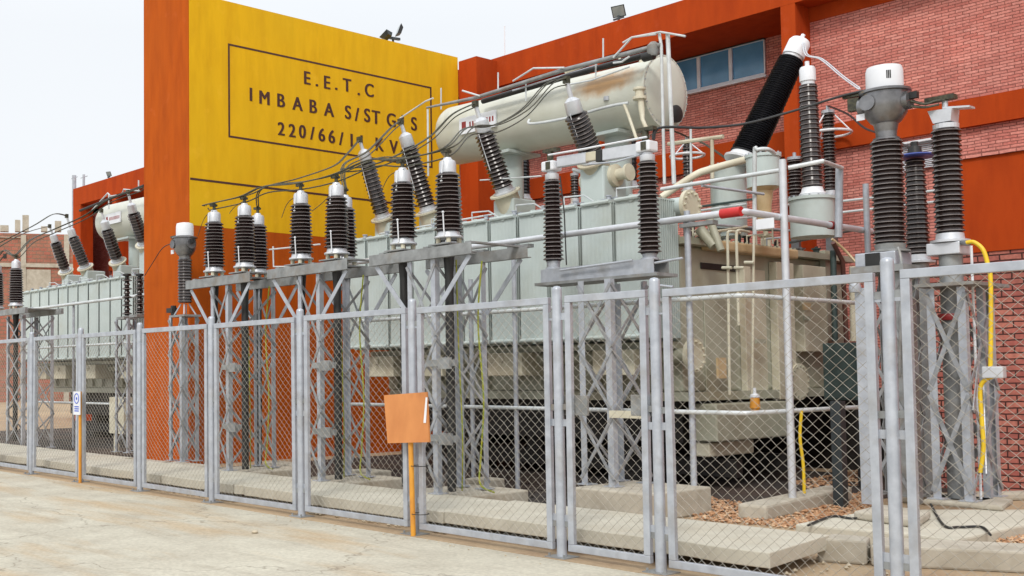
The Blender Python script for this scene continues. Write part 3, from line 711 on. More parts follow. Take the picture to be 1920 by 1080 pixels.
def cable_tower(cx, lab, far=False):
    xa, xb, ya, yb = cx-.235, cx+.235, 8.9, 9.75
    t = thing('cable_tower', (cx, (ya+yb)/2, .0), lab, 'steel tower', 'lattice towers carrying the cable ends')
    lattice(t, xa, xb, ya, yb, .21, ZB-.005, n_=3)
    # channel beams along X, front and back, cross plates
    for y, sx in ((ya-.05, 0), (yb-.05, .12)):
        L0, L1 = cx-.87+sx, cx+.87+sx*.6
        m = MB(); m.box((L0, y-.003, ZB), (L1, y+.005, ZB+.13)); m.box((L0, y+.0055, ZB), (L1, y+.07, ZB+.009)); m.box((L0, y+.0055, ZB+.121), (L1, y+.07, ZB+.13))
        m.build('channel_beam', 'galv_dirty', t)
    for dx in (-.68, .10, .78):
        MB().box((cx+dx-.04, ya-.02, ZB+.131), (cx+dx+.04, yb+.05, ZB+.15)).build('cross_bar', 'galv_dirty', t)
    for s_ in (-1, 1):
        for y in (ya-.0, yb):
            MB().beam((cx+s_*.80, y, ZB-.004), (cx+s_*.24, y, ZB-.62), .008, .06).build('knee_brace', 'galv', t)
    for z in (1.68, .82):
        MB().box((xb-.12, ya-.045, z), (xb+.34, ya-.005, z+.075)).box((xb+.12, ya-.09, z-.03), (xb+.30, ya-.046, z+.10)).build('cable_clamp', 'galv_dirty', t)
    # earth cable, green and yellow
    pts = [(xb+.13, yb-.2, ZB), (xb+.10, yb-.25, 2.2), (xb+.17, yb-.25, 1.3), (xb+.08, yb-.22, .6), (xb+.12, yb-.28, .3), (xb+.45, yb-.4, .235)]
    MB().tube(smoothpath(pts), .011, 6).build('earth_cable', 'yelcable', t, smooth=True)
    pts = [(xb+.05, ya+.3, ZB), (xb+.02, ya+.35, 1.9), (xb+.09, ya+.32, .9), (xb+.03, ya+.36, .23)]
    MB().tube(smoothpath(pts), .009, 6).build('earth_cable', 'yelcable', t, smooth=True)
    return t
TC = [-13.72, -11.55, -9.38]
cable_tower(TC[0], 'galvanised lattice tower by the orange pillar, leftmost of the near three')
cable_tower(TC[1], 'galvanised lattice tower left of the orange board, middle of the near three')
cable_tower(TC[2], 'galvanised lattice tower standing right behind the orange board')
# concrete feet
for i, cx in enumerate(TC):
    blockt(cx-.45, 8.7+.34, cx+.55, 10.1, 0, .20, ['low footing under the leftmost near cable tower', 'low footing under the tower left of the orange board', 'low footing under the tower behind the orange board'][i], name='footing', cat='footing', grp='footings of the cable towers')

def termination(x, y, z0, lab, hgt=1.10, rc=.135, rs=.175, cable=True, rods=True, name='cable_termination'):
    t = thing(name, (x, y, z0), lab, 'cable end', 'cable terminations on the towers')
    k = hgt/1.10
    MB().cbox((x, y, z0+.012), (.34, .34, .016)).build('base_plate', 'galv_dirty', t)
    for a in range(4):
        an_ = a*math.pi/2+.78; MB().cyl((x+.12*math.cos(an_), y+.12*math.sin(an_), z0+.02), (x+.12*math.cos(an_), y+.12*math.sin(an_), z0+.085), .028, 8).build('standoff', 'cream', t)
    MB().lathe((x, y, z0+.085), (0, 0, 1), [(.165, 0), (.17, .012), (.165, .024), (.14, .03), (.13, .075), (.10, .08)], 24).build('base_flange', 'alu', t, smooth=True)
    L = .68*k
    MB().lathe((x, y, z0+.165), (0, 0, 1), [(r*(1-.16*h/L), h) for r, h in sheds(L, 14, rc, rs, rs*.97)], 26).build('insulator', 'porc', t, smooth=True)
    zc = z0+.165+L
    MB().lathe((x, y, zc), (0, 0, 1), [(.09, 0), (.10, .01), (.10, .12*k), (.09, .15*k), (.055, .165*k), (.045, .19*k)], 24).build('cap', 'alu', t, smooth=True)
    zt_ = zc+.19*k
    MB().cyl((x, y, zt_), (x, y, zt_+.07), .025, 10).cbox((x, y, zt_+.075), (.05, .09, .03)).cbox((x-.03, y, zt_+.085), (.13, .035, .035)).build('terminal_clamp', 'bundle', t)
    if rods:
        MB().tube([(x+.08, y-.15, z0+.10), (x+.08, y-.165, z0+.36*k)], .008, 6).lathe((x+.08, y-.165, z0+.36*k), (0, 0, 1), [(.004, 0), (.016, .008), (.016, .02), (.004, .028)], 8).build('arcing_horn', 'white', t)
        MB().tube([(x+.02, y-.04, zt_-.02), (x+.02, y-.10, zt_-.05), (x+.02, y-.125, zc-.10)], .007, 6).lathe((x+.02, y-.125, zc-.11), (0, 0, 1), [(.004, 0), (.015, .008), (.015, .018), (.004, .026)], 8).build('arcing_horn', 'white', t)
    if cable:
        MB().tube([(x, y, z0-.0), (x, y, z0-.35), (x, y-.01, .24)], [.075, .052, .052], 12).build('power_cable', 'cable', t, smooth=True)
    return t, Vector((x, y, zt_+.09))
tops = []
specs = [(402, .94), (459, 1.0), (565, .98), (632, 1.05), (757, 1.08), (842, 1.12)]
labs = ['brown cable termination, left one of the pair on the leftmost near tower', 'brown cable termination, right one of the pair on the leftmost near tower',
        'brown cable termination, left one on the middle near tower', 'brown cable termination, right one on the middle near tower', 'brown cable termination with thin wire loop, left one on the tower by the orange board', 'brown cable termination, largest looking one, right on the tower by the orange board']
for i, (px, k) in enumerate(specs):
    p = A(px, 500, 9.05); tt, q = termination(p[0], 9.05, ZB+.15, labs[i]); tops.append(q)
labs3 = ['brown cable termination at the back of the leftmost near tower, half hidden', 'brown cable termination at the back of the middle near tower, mostly hidden', 'brown cable termination at the back of the tower by the orange board, mostly hidden']
dx3 = A(484, 500, 9.78)[0]-A(459, 500, 9.05)[0]
backs = []
for i in range(3):
    x = A([459, 632, 842][i], 500, 9.05)[0]+dx3
    tt, q = termination(x, 9.78, ZB+.15, labs3[i]); backs.append(q)

# ------------------------------------------------------------------ transformers
def bushing(t, p, q, rc, rs, n_, capmat='alu', mat='porc', capL=.16, caprk=1.1, base=True, name='bushing', rs2=.88):
    p = Vector(p); q = Vector(q); d = (q-p).normalized(); L = (q-p).length
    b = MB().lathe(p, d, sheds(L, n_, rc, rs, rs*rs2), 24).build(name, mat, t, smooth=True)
    if base: MB().lathe(p-d*.14, d, [(rs*1.05, 0), (rs*1.05, .03), (rc*1.25, .04), (rc*1.25, .139)], 24).build('mounting_flange', 'alu', b, smooth=True)
    MB().lathe(q+d*.002, d, [(rc*caprk, 0), (rc*caprk, capL*.8), (rc*.8, capL), (rc*.3, capL*1.04), (rc*.28, capL*1.5)], 20).build('cap', capmat, b, smooth=True)
    return q+d*capL*1.5
BT = {}
def transformer(mlab, sx=0.0, near=True):
    ox = Vector((sx, 0, 0))
    XR, XLf = -8.3, -14.4
    t = thing('power_transformer', (-11.3+sx, 14, 0), mlab, 'transformer', 'oil filled power transformers')
    S = lambda *v: tuple(Vector(v)+ox)
    # tank
    ty0, ty1 = 12.75, 17.2; tx0, tx1 = -14.3+sx, -8.45+sx
    tk = MB().box((tx0, ty0, 1.32), (tx1, ty1, 3.278)).build('tank', 'tank', t, bevel=.03)
    m = MB()
    for i in range(11): m.box((tx0+.25+i*.53, ty0-.07, 1.36), (tx0+.31+i*.53, ty0-.001, 3.22))
    m.build('stiffener', 'tank', tk)
    # lid with lipped edge
    m = MB().box((tx0-.1, ty0-.12, 3.28), (tx1+.16, ty1+.1, 3.37))
    for i in range(26): m.cyl((tx1+.10, ty0+.05+i*.11, 3.371), (tx1+.10, ty0+.05+i*.11, 3.40), .018, 6)
    for i in range(56): m.cyl((tx0+i*.107, ty0-.06, 3.371), (tx0+i*.107, ty0-.06, 3.40), .018, 6)
    ld = m.build('lid', 'tank', t)
    # lower body and base
    MB().box((tx0+.3, ty0+.35, .62), (tx1-.25, ty1-.3, 1.318)).build('tank_bottom', 'darkpit', tk)  # near-black colour carries the deep shade below the tank
    MB().box((tx0+.1, ty0-.05, 1.20), (tx1+.12, ty1, 1.318)).build('bottom_flange', 'tank', tk)
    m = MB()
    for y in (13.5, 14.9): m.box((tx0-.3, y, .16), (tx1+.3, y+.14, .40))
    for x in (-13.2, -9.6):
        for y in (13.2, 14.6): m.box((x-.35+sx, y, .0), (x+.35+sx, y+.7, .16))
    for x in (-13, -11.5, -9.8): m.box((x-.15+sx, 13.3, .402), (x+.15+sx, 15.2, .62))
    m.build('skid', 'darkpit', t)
    if near:
        # base boxes at the tank end
        MB().box((-8.48, 13.05, .66), (-8.15, 14.9, 1.16)).build('end_box', 'tank', t, bevel=.02)
        MB().box((-8.6, 13.1, .45), (-8.30, 14.2, .64)).build('end_box', 'cream', t, bevel=.02)
    # boxes and ledge under the radiators
    MB().box((XLf+sx+.1, 12.35, 1.90), (XR+sx-.1, 12.7, 1.985)).build('ledge', 'tank', t)
    for i, x in enumerate((-13.9, -12.75, -11.1, -9.15)):
        MB().box((x-.34+sx, 12.2, 1.55), (x+.34+sx, 12.7, 1.895)).cyl((x-.05+sx, 12.2, 1.80), (x-.05+sx, 12.17, 1.80), .05, 12).build('terminal_box', 'cream', t, bevel=.02)
    # radiators
    n_ = 11; pit_ = (XR-XLf)/n_
    zr0, zr1 = 2.0, 3.88
    def radiator(i, x):
        m = MB(); wd = pit_-.066; nf = 7
        for j in range(15):
            y = 11.9+j*.047
            if j in (0, 14):
                nseg = nf*4; vs_ = []; 
                for s_ in (0, 1):
                    for q_ in range(nseg+1):
                        xx = x+.025+wd*q_/nseg; dy = -.0012 if (q_ % 4) in (1, 2) else .0006
                        for z in (zr0+.03, zr1-.05): vs_.append((xx, y+dy+s_*.010, z))
                N = (nseg+1)*2; fs = []
                for q_ in range(nseg):
                    a = q_*2; fs += [(a, a+2, a+3, a+1), (N+a, N+a+1, N+a+3, N+a+2), (a+1, a+3, N+a+3, N+a+1), (a, N+a, N+a+2, a+2)]
                fs += [(0, 1, N+1, N), (N-2, 2*N-2, 2*N-1, N-1)]
                m.add(vs_, fs)
            else:
                m.box((x+.025, y, zr0+.03), (x+.025+wd, y+.012, zr1-.05))
        # rounded headers
        r_ = m.build('radiator', 'tpaint', t)
        for z in (zr0+.05, zr1-.035):
            h = MB()
            h.tube([(x+.04, 11.9-.02, z), (x+.04+wd-.03, 11.9-.02, z)], .028, 8)
            h.tube([(x+.28, 11.88, z), (x+.28, 12.74, z)], .05, 10)
            if z > 3: h.box((x+.03, 11.895, zr1-.05), (x+.02+wd, 12.57, zr1-.03))
            h.build('header_pipe', 'tpaint', r_, smooth=True)
        v_ = MB().cyl((x+.40, 12.0, zr1), (x+.40, 12.0, zr1+.05), .03, 10).cyl((x+.40, 12.0, zr1+.05), (x+.40, 12.0, zr1+.065), .045, 8).beam((x+.1, 12.1, zr1+.03), (x+.5, 12.05, zr1+.03), .03, .02)
        v_.build('vent_plug', 'galv', r_)
        return r_
    for i in range(n_): radiator(i, XLf+i*pit_+sx)
    # collector tube on top of the radiators with the round bolted end
    z_ = A(1305, 375, 12.6)[2]
    m = MB().cyl(S(-14.3, 12.62, 3.76), S(-8.22, 12.62, 3.76), .13, 20)
    m.build('collector_pipe', 'tpaint', t, smooth=True)
    MB().cyl(S(-14.3, 12.62, 1.80), S(-8.22, 12.62, 1.80), .10, 16).build('collector_pipe', 'tank', t, smooth=True)
    for z in (3.76, 1.80):
        m = MB().cyl(S(-8.215, 12.62, z), S(-8.16, 12.62, z), .21 if z > 3 else .22, 24)
        for k in range(12):
            a = k*math.pi/6; R = .17 if z > 3 else .18; m.cyl(S(-8.159, 12.62+R*math.cos(a), z+R*math.sin(a)), S(-8.125, 12.62+R*math.cos(a), z+R*math.sin(a)), .016, 6)
        m.build('end_flange', 'cream', t, smooth=True)
    # conservator: slightly tilted big cylinder with end lid
    if near: a = A(838, 258, 14.0); b = A(1232, 178, 14.0); a = Vector((-13.80, 14, 5.85)); b = Vector((-9.44, 14, 5.74))
    else: a = Vector((-26.9, 14, 5.75)); b = Vector((-22.4, 14, 5.66))
    R = .515; d = (b-a).normalized(); L = (b-a).length
    cs = MB().lathe(a, d, [(.02, -.13), (R*.55, -.11), (R*.85, -.06), (R*.97, -.015), (R, .03), (R, L-.03)], 48).build('conservator', 'cons', t, smooth=True)
    MB().lathe(b-d*.028, d, [(R, 0), (R+.035, .001), (R+.035, .03), (R, .031), (R*.96, .05), (R*.75, .085), (R*.4, .105), (.01, .11)], 48).build('end_cap', 'cons', cs, smooth=True)
    m = MB(); 
    for k in range(30):
        an_ = k*2*math.pi/30; v = Vector((0, math.cos(an_), math.sin(an_)))*(R+.018); m.cyl(b+v+d*.003, b+v+d*.02, .009, 6)
    m.build('bolts', 'galv', cs)
    for fx in (.30, .80):
        c_ = a+d*(L*fx); MB().cyl((c_[0], 14, 3.38), (c_[0], 14, c_[2]-R+.05), .20, 20).cbox((c_[0], 14, c_[2]-R-.02), (.6, .8, .05)).build('support', 'tpaint', cs, smooth=True)
    # name plate on the drum
    c_ = a+d*(L*.24)
    pl = MB().box((c_[0]-.42, 14-R-.035, c_[2]-.14), (c_[0]+.42, 14-R-.005, c_[2]+.14)).build('name_plate', 'white', cs)
    cu_ = MB()
    for i in range(9):
        xx = c_[0]-.18+i*.065; cu_.box((xx, 14-R-.037, c_[2]-.04), (xx+.035, 14-R-.034, c_[2]+.045))
    cu_.box((c_[0]-.36, 14-R-.037, c_[2]-.07), (c_[0]-.26, 14-R-.034, c_[2]+.07))
    cu_.build('plate_marks', 'darkred', pl)
    # gauges, pipes on the drum
    MB().lathe(b+Vector((.05, .12, -.33)), (1, -.1, 0), [(.10, 0), (.13, .01), (.13, .06), (.10, .07), (.02, .075)], 18).build('oil_gauge', 'cable', cs, smooth=True)
    if near:
        def P(x, y, Y=13.35): return A(x, y, Y)
        pi = [smoothpath([P(993, 224, 13.42), P(996, 232, 13.38), P(1060, 222, 13.38), P(1140, 200, 13.38), P(1178, 193, 13.4)])]
        MB().tube(pi[0], .022, 8).build('drum_pipe', 'whitepipe', cs, smooth=True)
        MB().tube([P(1199, 165, 13.4), P(1203, 205, 13.4), P(1205, 225, 13.4), P(1214, 245, 13.3)], [.045, .045, .03, .03], 10).lathe(P(1199, 175, 13.4), (0, 0, 1), [(.05, -.1), (.10, -.09), (.10, -.05), (.06, -.04), (.06, .04), (.09, .05), (.09, .08), (.03, .10)], 14).build('breather_pipe', 'cream', cs, smooth=True)
        MB().tube([P(1170, 195, 13.4), P(1178, 215, 13.35), P(1194, 262, 13.2)], .022, 8).build('breather_pipe', 'cream', cs, smooth=True)
        MB().tube(smoothpath([P(1196, 152, 13.75), P(1202, 120, 13.8), P(1215, 104, 13.9), P(1232, 98, 14.0)]), .045, 10).build('filler_pipe', 'cream', cs, smooth=True)
        MB().tube(smoothpath([P(1166, 118, 14.0), P(1160, 108, 14), P(1150, 106, 14), P(1100, 122, 14), P(1060, 136, 14)]), .02, 8).build('drum_pipe', 'cream', cs, smooth=True)
        MB().cyl(P(1138, 189, 13.5), P(1138, 181, 13.5), .05, 10).build('valve', 'galv', cs)
    # small tilted 66 kV bushings with their turrets
    tips = []
    if near:
        bs = [((715, 398), (688, 306), .115, .155, 13, (674, 262)), ((800, 385), (766, 276), .12, .165, 15, (751, 228)), ((943, 350), (908, 250), .125, .172, 14, (891, 195)), ((1108, 288), (1079, 215), .125, .172, 11, (1062, 150))]
        ybs = [13.3, 13.3, 13.3, 13.3]
    else:
        bs = [((121, 502), (104, 455), .105, .15, 9, (93, 424)), ((157, 494), (137, 445), .11, .155, 10, (125, 405)), ((218, 483), (200, 431), .115, .16, 10, (190, 395)), ((268, 450), (250, 400), .115, .16, 10, (240, 360))]
    for (bp, bq, rc, rs, n__, tip) in bs:
        p = A(*bp, 13.35); q = A(*bq, 12.95); e = A(*tip, 12.8)
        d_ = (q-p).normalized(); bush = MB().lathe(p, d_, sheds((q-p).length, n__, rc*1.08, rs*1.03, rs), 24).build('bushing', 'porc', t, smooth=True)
        MB().lathe(q+d_*.002, (e-q), [(rc*.9, 0), (rc*1.0, .02), (rc*.95, .20), (rc*.5, .25), (rc*.3, .26), (rc*.26, (e-q).length)], 18).build('cap', 'alu', bush, smooth=True)
        MB().lathe(p-d_*.10, d_, [(rs*1.1, 0), (rs*1.1, .025), (rc*1.2, .03), (rc*1.15, .099)], 20).build('flange', 'alu', bush, smooth=True)
        MB().cyl(p-d_*.46, p-d_*.102, rs*1.15, 20).lathe(p-d_*.13, d_, [(rs*1.5, 0), (rs*1.5, .028)], 20).build('turret', 'cream', bush, smooth=True)
        MB().box((p[0]-rs*1.3, 13.35, 3.375), (p[0]+rs*1.3, 13.9, p[2]-.2)).build('turret_base', 'tpaint', bush, bevel=.03)
        hrn = MB().tube([q-d_*.03+Vector((.0, -.11, 0)), q-d_*.03+Vector((.02, -.17, .0)), p+d_*.25+Vector((.02, -.20, 0))], .007, 6)
        hrn.build('arcing_horn', 'white', bush)
        MB().cbox(e, (.09, .07, .10)).build('terminal', 'bundle', bush)
        tips.append(e)
    # thin rails and small pipes across the lid
    m = MB()
    for i in range(6):
        x = -13.6+i*.9+sx; m.tube([(x, 12.3, 3.9), (x, 12.3, 4.08), (x+.35, 12.3, 4.06), (x+.5, 12.5, 3.9)], .012, 6)
    m.tube(S(-14.2, 12.5, 4.0) and [S(-14.2, 12.5, 4.02), S(-11.5, 12.5, 4.04)], .014, 6)
    m.build('lid_pipe', 'whitepipe', t, smooth=True)
    return t, tips
T1, tips1 = transformer('near grey green power transformer with long tilted oil drum and ribbed radiators')
T2, tips2 = transformer('far power transformer at the left, partly hidden by the orange pillar', -13.55, False)

# ------------------------------------------------------------------ clutter on the near transformer end (parts of it)
def P(x, y, Y): return A(x, y, Y)
XT = -8.45
def PX_(x, y, X=XT): return AX(x, y, X)
# high voltage turrets
def turret(px, py0, py1, Y, rpx, lid=True, mat='tpaint', par=T1, name='turret'):
    p = P(px, py1, Y); q = P(px, py0, Y); r = rpx*mpp(px, py0, Y)
    o = MB().lathe((p[0], Y, p[2]), (0, 0, 1), [(r, 0), (r, q[2]-p[2]-.03)], 28).build(name, mat, par, smooth=True)
    if lid: MB().lathe((p[0], Y, q[2]-.03), (0, 0, 1), [(r*1.08, 0), (r*1.08, .04), (r*.6, .05)], 28).build('rim', mat, o, smooth=True)
    m = MB()
    for k in range(16):
        a_ = k*math.pi/8; m.cyl((p[0]+r*1.02*math.cos(a_), Y+r*1.02*math.sin(a_), q[2]+.011), (p[0]+r*1.02*math.cos(a_), Y+r*1.02*math.sin(a_), q[2]+.03), .014, 6)
    m.build('bolts', 'galv', o)
    return o
turret(1368, 312, 445, 14.6, 32)
tt_ = turret(1432, 292, 352, 13.6, 30)
MB().lathe(P(1432, 352, 13.6), (0, 0, -1), [(.2, 0), (.12, .05), (.09, .25), (.09, .50)], 20).build('neck', 'rust', tt_, smooth=True)
turret(1524, 372, 445, 14.6, 39)
# big inclined black bushing with white head
def hv(p, q, r0, r1, n_, lab=None, par=T1, headL=.42, mat='black', headmat='white', hr=1.0, rs2=.9):
    d = (q-p).normalized(); L = (q-p).length
    prof = [(r*(1+(r1/r0-1)*h/L), h) for r, h in sheds(L, n_, r0*.86, r0, r0*.97)]
    b = MB().lathe(p, d, prof, 28).build('high_voltage_bushing', mat, par, smooth=True)
    MB().lathe(q+d*.002, d, [(r1*.7, 0), (r1*.72, .05), (r1*hr*.84, .052), (r1*hr*.84, headL*.84), (r1*hr*.72, headL*.97), (r1*.4, headL), (.03, headL*1.01), (.03, headL*1.28)], 26).build('head', headmat, b, smooth=True)
    MB().lathe(p-d*.12, d, [(r0*1.15, 0), (r0*1.2, .03), (r0*1.0, .06), (r0*.9, .119)], 26).build('flange', 'white', b, smooth=True)
    return q+d*headL*1.28
yb_ = 14.6
p = P(1398, 292, yb_); q = P(1484, 112, 15.2)
hvt1 = hv(p, q, 30*mpp(1398, 292, yb_), 24*mpp(1484, 112, 15.2), 46, headL=(P(1500, 74, 15.3)-q).length)
p = P(1523, 352, 14.6); q = P(1515, 160, 14.6)
hvt2 = hv(p, q, 20*mpp(1520, 250, 14.6), 17*mpp(1515, 160, 14.6), 22, headL=.26, mat='porc')
# vertical posts with corona rings behind the tank
def ringpost(px, pyt, pyb, Y, rpx, rx, ry, ringR, lab):
    p = P(px, pyb, Y); q = P(px, pyt, Y); t = thing('surge_arrester', (p[0], Y, 0), lab, 'arrester', 'surge arresters with corona rings behind the tank')
    r = rpx*mpp(px, pyb, Y); L = q[2]-p[2]
    MB().lathe((p[0], Y, p[2]), (0, 0, 1), sheds(L, max(8, int(L/.055)), r*.7, r, r*.88), 22).build('insulator', 'porc', t, smooth=True)
    MB().lathe((p[0], Y, q[2]), (0, 0, 1), [(r*.9, 0), (r*.9, .05), (.03, .06), (.03, .13)], 16).build('cap', 'galv', t, smooth=True)
    MB().box((p[0]-.07, Y-.07, 0), (p[0]+.07, Y+.07, p[2]-.13)).build('column', 'head', t)
    MB().lathe((p[0], Y, p[2]-.13), (0, 0, 1), [(r*1.3, 0), (r*1.3, .03), (r*.9, .04), (r*.9, .13)], 18).build('foot', 'alu', t, smooth=True)
    if ringR:
        z = P(px, ry, Y)[2]
        MB().ring((p[0], Y, z), (0, 0, 1), ringR, .022, 36, 8).build('corona_ring', 'white', t, smooth=True)
        m = MB()
        for a_ in (.3, 2.4, 4.5):
            MB().tube([(p[0]+r*.5*math.cos(a_), Y+r*.5*math.sin(a_), q[2]+.02), (p[0]+ringR*math.cos(a_), Y+ringR*math.sin(a_), z)], .012, 6).build('ring_arm', 'white', t)
    return Vector((p[0], Y, q[2]+.13))
ar1 = ringpost(1557, 212, 358, 17.9, 13, 0, 250, .35, 'porcelain surge arrester with white corona ring right of the large black bushing')
ar2 = ringpost(1290, 270, 345, 16.6, 10, 0, 292, .28, 'porcelain surge arrester with white corona ring right of the round tank end')
ar3 = ringpost(1078, 330, 372, 16.6, 9, 0, 335, 0, 'short dark arrester behind the tank, between the two tilted brown bushings and the disconnector')
ar4 = ringpost(1492, 300, 372, 17.9, 15, 0, 0, 0, 'dark porcelain arrester below and left of the ringed one')
# black vertical silicone posts glimpsed below the drum
for px, a_, b_, r_, lab in ((978, 290, 365, 17, 'thick black bushing seen under the oil drum'), (1180, 250, 340, 15, 'black bushing behind the disconnector arm')):
    p = P(px, b_, 15.0); q = P(px, a_, 15.0)
    hv(p, q, r_*mpp(px, b_, 15), r_*.9*mpp(px, a_, 15), 12, headL=.2)
# manifold clutter on the lid
m = MB()
for a, b, r in (((1312, 430), (1340, 462), .07), ((1330, 410), (1352, 470), .05)):
    m = MB().tube([P(*a, 13.0), P(*b, 13.0)], r, 12); m.build('manifold', 'tank', T1, smooth=True)
MB().tube(smoothpath([P(1415, 440, 12.9), P(1415, 290, 12.9), P(1420, 281, 12.9), P(1440, 280, 13.0), P(1452, 288, 13.2)]), .026, 10).build('riser_pipe', 'whitepipe', T1, smooth=True)
MB().tube([P(1415, 285, 12.9), P(1412, 600, 12.9), P(1410, 760, 12.9)], .016, 8).build('riser_pipe', 'cream', T1, smooth=True)
for px, y0, y1 in ((1365, 435, 740), (1382, 433, 610)):
    MB().tube(smoothpath([P(px+22, y0+2, 13.3), P(px+4, y0-1, 12.95), P(px-1, y0+8, 12.9), P(px, y0+60, 12.9), P(px+3, y1, 12.9)]), .018, 8).build('riser_pipe', 'cream', T1, smooth=True)
for px, py in ((1363, 502), (1386, 502), (1405, 492)):
    MB().tube([P(px-9, py, 12.86), P(px+9, py, 12.86)], .02, 8).build('pipe_clamp', 'cream', T1)
# horizontal pipe runs on the lid
for y_, z_, c in ((13.9, 3.80, 'galv'), (14.1, 3.92, 'whitepipe'), (14.35, 4.02, 'cabinet')):
    MB().tube([(-9.6, y_, z_), (-8.25, y_, z_)], .018, 8).build('lid_pipe', c, T1, smooth=True)
rnd = random.Random(5)
for i in range(16):
    x = -8.3-rnd.random()*1.1; y = 12.95+rnd.random()*1.9; h = .10+rnd.random()*.25
    if rnd.random() < .5: MB().cyl((x, y, 3.371), (x, y, 3.39+h), .03+.03*rnd.random(), 10).cyl((x, y, 3.39+h), (x, y, 3.42+h), .07, 10).build('valve', rnd.choice(['cream', 'cabinet', 'galv', 'tank']), T1, smooth=True)
    else: MB().tube([(x, y, 3.37), (x, y, 3.39+h), (x+.22, y+.05, 3.39+h), (x+.22, y+.05, 3.375)], .015, 6).build('lid_pipe', rnd.choice(['cream', 'galv', 'darkpit']), T1, smooth=True)
# dark valves, stubs and cross pipes where the lid meets the tank end
for (x, y, Y, r_, h_, mt) in ((1318, 452, 13.1, .06, .16, 'cable'), (1332, 448, 13.1, .05, .20, 'cable'), (1345, 446, 13.2, .04, .24, 'galv'), (1360, 444, 13.4, .05, .12, 'head'), (1400, 446, 13.8, .04, .22, 'cable'), (1436, 448, 14.2, .07, .30, 'cream'), (1455, 446, 14.5, .035, .18, 'cable'), (1500, 448, 15.2, .05, .12, 'head'), (1530, 448, 15.8, .05, .16, 'cabinet'), (1548, 452, 16.3, .04, .12, 'cable')):
    b_ = AX(x, y, -8.62); MB().lathe((-8.62, b_[1], 3.37), (0, 0, 1), [(r_, 0), (r_, h_*.7), (r_*1.5, h_*.72), (r_*1.5, h_*.84), (r_*.5, h_*.86), (r_*.5, h_)], 12).build('valve', mt, T1, smooth=True)
for (xa_, ya_, xb_, yb_, r_, mt) in ((1292, 418, 1480, 432, .018, 'galv'), (1340, 428, 1560, 436, .014, 'cabinet'), (1380, 410, 1470, 402, .016, 'whitepipe'), (1480, 455, 1600, 432, .020, 'cabinet'), (1300, 440, 1400, 425, .022, 'cream'), (1335, 415, 1335, 470, .02, 'tank')):
    MB().tube([AX(xa_, ya_, -8.5), AX(xb_, yb_, -8.5)], r_, 8).build('lid_pipe', mt, T1, smooth=True)
MB().tube(smoothpath([AX(1560, 448, -8.3), AX(1585, 470, -8.2), AX(1612, 500, -8.0)]), .02, 8).build('lid_pipe', 'rust', T1, smooth=True)
for (x, y, w_, h_, mt) in ((1512, 575, .10, .05, 'rust'), (1512, 597, .08, .03, 'tank'), (1425, 640, .12, .03, 'tank'), (1352, 690, .10, .14, 'rust')):
    c_ = AX(x, y, -8.28); MB().box((-8.29, c_[1]-w_, c_[2]-h_), (-8.26, c_[1]+w_, c_[2]+h_)).build('plate', mt, T1)
# pieces on the tank end
def endbox(x0, y0, x1, y1, dep, mat, name, X=XT, bev=.01):
    a = AX(x0, y0, X); b = AX(x1, y1, X); return MB().box((X+.005, a[1], a[2]), (X+dep, b[1], b[2])).build(name, mat, T1, bevel=bev)
endbox(1486, 498, 1534, 660, .16, 'cream', 'cable_box')
endbox(1535, 470, 1556, 640, .10, 'tank', 'cable_box')
MB().tube([AX(1566, 640, -8.2), AX(1562, 470, -8.2)], .045, 10).build('riser_pipe', 'cabinet', T1, smooth=True)
MB().tube([AX(1588, 660, -8.1), AX(1580, 490, -8.1), AX(1562, 455, -8.1)], .035, 10).build('riser_pipe', 'oxide', T1, smooth=True)
MB().tube([AX(1602, 640, -8.0), AX(1600, 500, -8.0)], .06, 10).build('riser_pipe', 'cream', T1, smooth=True)
def manhole(px, py, r, X=XT+.12):
    c_ = AX(px, py, X); o = MB().cyl((X-.12, c_[1], c_[2]), (X+.03, c_[1], c_[2]), r, 28).build('manhole_cover', 'cream', T1, smooth=True)
    m = MB()
    for k in range(16):
        a_ = k*math.pi/8; m.cyl((X+.031, c_[1]+r*.86*math.cos(a_), c_[2]+r*.86*math.sin(a_)), (X+.05, c_[1]+r*.86*math.cos(a_), c_[2]+r*.86*math.sin(a_)), .014, 6)
    m.build('bolts', 'tank', o)
manhole(1497, 716, .27)
endbox(1312, 450, 1478, 488, .17, 'rust', 'stained_flange', bev=.03)
endbox(1383, 500, 1402, 738, .10, 'cream', 'end_rib')
endbox(1440, 492, 1480, 748, .13, 'cream', 'end_rib')
endbox(1404, 505, 1438, 742, .03, 'cream', 'plate')
endbox(1312, 492, 1400, 512, .02, 'darkpit', 'painted_shade_strip')  # flat dark strip painted as shade below the stained flange
endbox(1318, 560, 1360, 740, .02, 'tank', 'plate')
# orange and white gauge bottle
c_ = P(1416, 770, 12.8)
o = MB().lathe(c_, (0, 0, 1), [(.05, 0), (.05, .02), (.065, .03), (.055, .16), (.05, .165)], 16).build('breather_bottle', 'orangepole', T1, smooth=True)
MB().lathe(c_+Vector((0, 0, .166)), (0, 0, 1), [(.06, 0), (.06, .03), (.02, .05), (.02, .12)], 16).build('lid', 'white', o, smooth=True)
